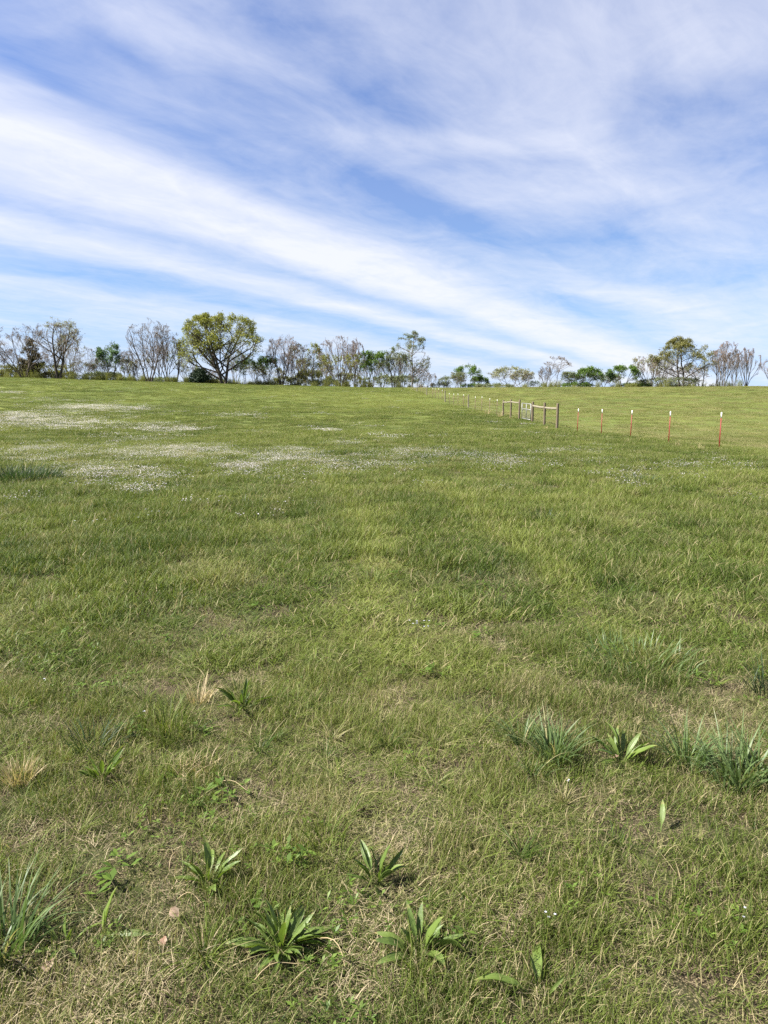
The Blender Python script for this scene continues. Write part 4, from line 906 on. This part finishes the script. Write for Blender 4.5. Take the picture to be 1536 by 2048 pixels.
tuft(40, 1570, 140, .05, (.07, .15), (.002, .0035), (.1, .9), M_WISP, 'straw coloured dead tussock near the left edge', 13, 'dead tussock', 'dead_tussock', 0.2)
tuft(398, 1408, 90, .05, (.08, .18), (.002, .0035), (.3, 1.2), M_WISP, 'straw coloured dead tussock farther up, left of centre', 14, 'dead tussock', 'dead_tussock', 0.2)
tuft(395, 1555, 110, .10, (.06, .16), (.002, .0035), (.9, 1.7), M_WISP, 'flattened mat of dead straw left of centre', 15, 'dead tussock', 'dead_tussock', 0.2, out=0)
tuft(650, 1690, 90, .07, (.10, .19), (.002, .0038), (.3, 1.2), M_GRASS, 'green grass tuft just above the half hidden weed', 16)
tuft(740, 1170, 90, .12, (.12, .24), (.004, .006), (.4, 1.3), M_GRASS, 'light green tuft in the middle of the meadow', 17)
tuft(30, 965, 900, .75, (.22, .5), (.008, .015), (.2, 1.2), M_DARKTUFT, 'dark dense clump of tall grass at the left edge by the flowers', 18)
tuft(75, 962, 500, .5, (.15, .34), (.008, .014), (.2, 1.2), M_DARKTUFT, 'dark clump of grass close right of the one at the left edge', 19)
tuft(630, 892, 160, .5, (.12, .26), (.01, .016), (.3, 1.3), M_DARKTUFT, 'small dark tuft above the middle flower drift', 20)
tuft(1290, 968, 260, .55, (.12, .28), (.008, .014), (.3, 1.3), M_DARKTUFT, 'small dark clump in the flowers below the red posts', 21)
tuft(875, 932, 120, .3, (.08, .18), (.008, .014), (.3, 1.3), M_DARKTUFT, 'dark hollow of grass right of the middle flower drift', 22)
tuft(490, 1018, 120, .28, (.12, .28), (.006, .01), (.3, 1.3), M_DARKTUFT, 'dark tuft in the meadow left of centre', 23)
tuft(1085, 1045, 120, .28, (.12, .26), (.006, .01), (.3, 1.3), M_DARKTUFT, 'dark tuft in the meadow right of centre', 24)
for i, (px, py, h, n, lb) in enumerate(((1276, 884, .5, 16, 'tall straw wisp between the middle and the next red post'), (1350, 895, .35, 26, 'straw wisps right of the second red post from the edge'),
        (1395, 900, .30, 26, 'straw wisps left of the nearest red post'), (1412, 902, .45, 8, 'single tall straw stalks close to the nearest red post'), (1250, 886, .25, 26, 'pale dead grass at the foot of the middle red post'),
        (974, 830, .75, 60, 'straw tussock leaning on a brown post left of the brace'), (1000, 835, .7, 60, 'straw tussock against the far wooden brace'), (1017, 838, .4, 20, 'few straw stalks under the far brace'),
        (1090, 858, .3, 30, 'pale dead grass under the near brace'))):
    tuft(px, py, n, .16, (h * .6, h * 1.1), (.006, .012), (.1, .9), M_WISP, lb, 30 + i, 'dry grass', 'dry_grass')

def flower(px, py, n, label, seed, rad=.02, hd=.006, h=(.05, .09)):
    r = np.random.default_rng(5000 + seed); root = thing('wildflower', label, 'flower', at(px, py))
    for i in range(n):
        a = r.uniform(0, 6.28); q = rad * math.sqrt(r.uniform()); x, y = q * math.cos(a), q * math.sin(a); hh = r.uniform(*h)
        link('stem', joined('stem', [tube([[x, y, 0], [x + .004, y, hh * .6], [x + .006, y, hh]], .0009, 4)], None), root).data.materials.append(M_WEED)
        V, F_ = [], []
        for k in range(5):
            b = k * 1.2566 + a; d = np.array([math.cos(b), math.sin(b), .25]); s = np.array([-math.sin(b), math.cos(b), 0]); c = np.array([x + .006, y, hh])
            n0 = len(V); V += [c, c + d * hd * .45 - s * hd * .3, c + d * hd * .85, c + d * hd * .45 + s * hd * .3]; F_.append([n0, n0 + 1, n0 + 2, n0 + 3])
        link('petals', mesh_np('petals', np.array(V), np.array(F_), M_PETAL1, {'tone': np.full(len(V), r.uniform()), 'dryness': np.zeros(len(V))}), root)
flower(287, 1450, 1, 'single pale lilac flower in the long bladed tuft on the left', 1, 0, .010, (.07, .08))
flower(1134, 1594, 2, 'small white flower below the dense blue green tuft', 2, .006, .007)
flower(842, 1268, 9, 'small group of white flowers in the middle of the meadow', 3, .12, .010)
flower(1258, 1345, 1, 'single white flower in the wide blue green patch', 4, 0, .008)
flower(88, 1380, 1, 'single white flower near the left edge among green grass', 5, 0, .009)
flower(1097, 1868, 3, 'tiny white flowers on the tiny weed at the lower right', 6, .02, .006)
flower(1480, 1870, 2, 'tiny white flowers on the small weed near the right edge', 7, .02, .006)
flower(170, 1068, 4, 'few white flowers in green grass below the left flower drift', 8, .25, .016, (.12, .18))
flower(278, 1048, 6, 'loose group of white flowers below the left flower drift', 9, .3, .016, (.12, .18))

# dry leaves and stalks
def dead_leaf_mat():
    m, Tn, p = material('dry_leaf'); tc = Tn.node('ShaderNodeTexCoord'); oi = Tn.node('ShaderNodeObjectInfo')
    c = Tn.mix(oi.outputs['Random'], (0.17, 0.12, 0.08), (0.12, 0.06, 0.035)); c = Tn.mix(Tn.rng(Tn.noise(tc.outputs['Object'], 60, 4), .45, .7), c, (0.26, 0.2, 0.145))
    Tn.put(p.inputs['Base Color'], c); p.inputs['Roughness'].default_value = .8; return m
M_DLEAF = dead_leaf_mat()
def dead_leaf(px, py, size, label, seed, curl=.5):
    r = np.random.default_rng(6000 + seed); nl, nw = 9, 7; t = np.linspace(0, 1, nl)[:, None]; s = np.linspace(-1, 1, nw)[None]
    w = .42 * np.sin(np.pi * np.clip(t, .03, .97)) ** .7 * (1 + .22 * np.sin(t * 21 + s * 2)); x = t - .5 + 0 * s; y = s * w
    z = .12 + curl * (s ** 2) * w * .7 + .18 * np.sin(t * 4 + s * 1.4) * .5 + r.normal(0, .012, (nl, nw))
    V = np.stack([x, y, z], -1).reshape(-1, 3) * size; idx = np.arange(nl * nw).reshape(nl, nw)
    F_ = np.stack([idx[:-1, :-1], idx[:-1, 1:], idx[1:, 1:], idx[1:, :-1]], -1).reshape(-1, 4)
    p = at(px, py); o = link('dry_leaf', mesh_np('dry_leaf', V, F_, M_DLEAF, smooth=True), loc=p + [0, 0, .025], rot=(r.normal(0, .3) + .3, r.normal(0, .3), r.uniform(0, 6.28)))
    tag(o, label, 'dead leaf')
dead_leaf(723, 1635, 0.034, 'pinkish tan dry leaf lying on turf right of centre', 1)
dead_leaf(350, 1842, 0.037, 'reddish brown dry leaf left of the largest rosette', 2)
dead_leaf(328, 1900, 0.031, 'grey tan dry leaf below the reddish brown one', 3)
dead_leaf(482, 1722, 0.031, 'tan crumpled leaf beside the upright weed', 4)
dead_leaf(100, 1950, 0.041, 'pale crumpled dead leaf below the blue tuft at bottom left', 5)
dead_leaf(1232, 1528, 0.027, 'small tan dead leaf at the foot of the weed on the right', 6)
for i, (px, py, L, az, lb) in enumerate(((465, 1592, .16, -.5, 'pale dry stalk lying on turf left of centre'), (360, 1740, .13, 1.3, 'forked dry stalk left of the upright weed'), (665, 1930, .14, -1.0, 'curved dry stalk right of the largest rosette'),
        (380, 1828, .08, -.2, 'short reddish twig beside the reddish brown leaf'), (1135, 1800, .12, .9, 'pale dry stalk among straw at the lower right'), (560, 1975, .14, .4, 'thin dry stalk below the largest rosette'))):
    t = np.linspace(0, 1, 7)[:, None]; d = np.array([math.cos(az), math.sin(az), .12]); s = np.array([-math.sin(az), math.cos(az), 0])
    P = d * L * (t - .5) + s * .02 * np.sin(t * 3.1) + np.array([0, 0, .045]) + np.array([0, 0, .012]) * np.sin(t * 5)
    V, F_, _ = tube(P, np.linspace(.0016, .0009, 7), 6)
    o = link('dry_stalk', mesh_np('dry_stalk', V, F_, M_WISP, {'tone': np.full(len(V), .5), 'dryness': np.zeros(len(V))}, True), loc=at(px, py)); tag(o, lb, 'stalk')
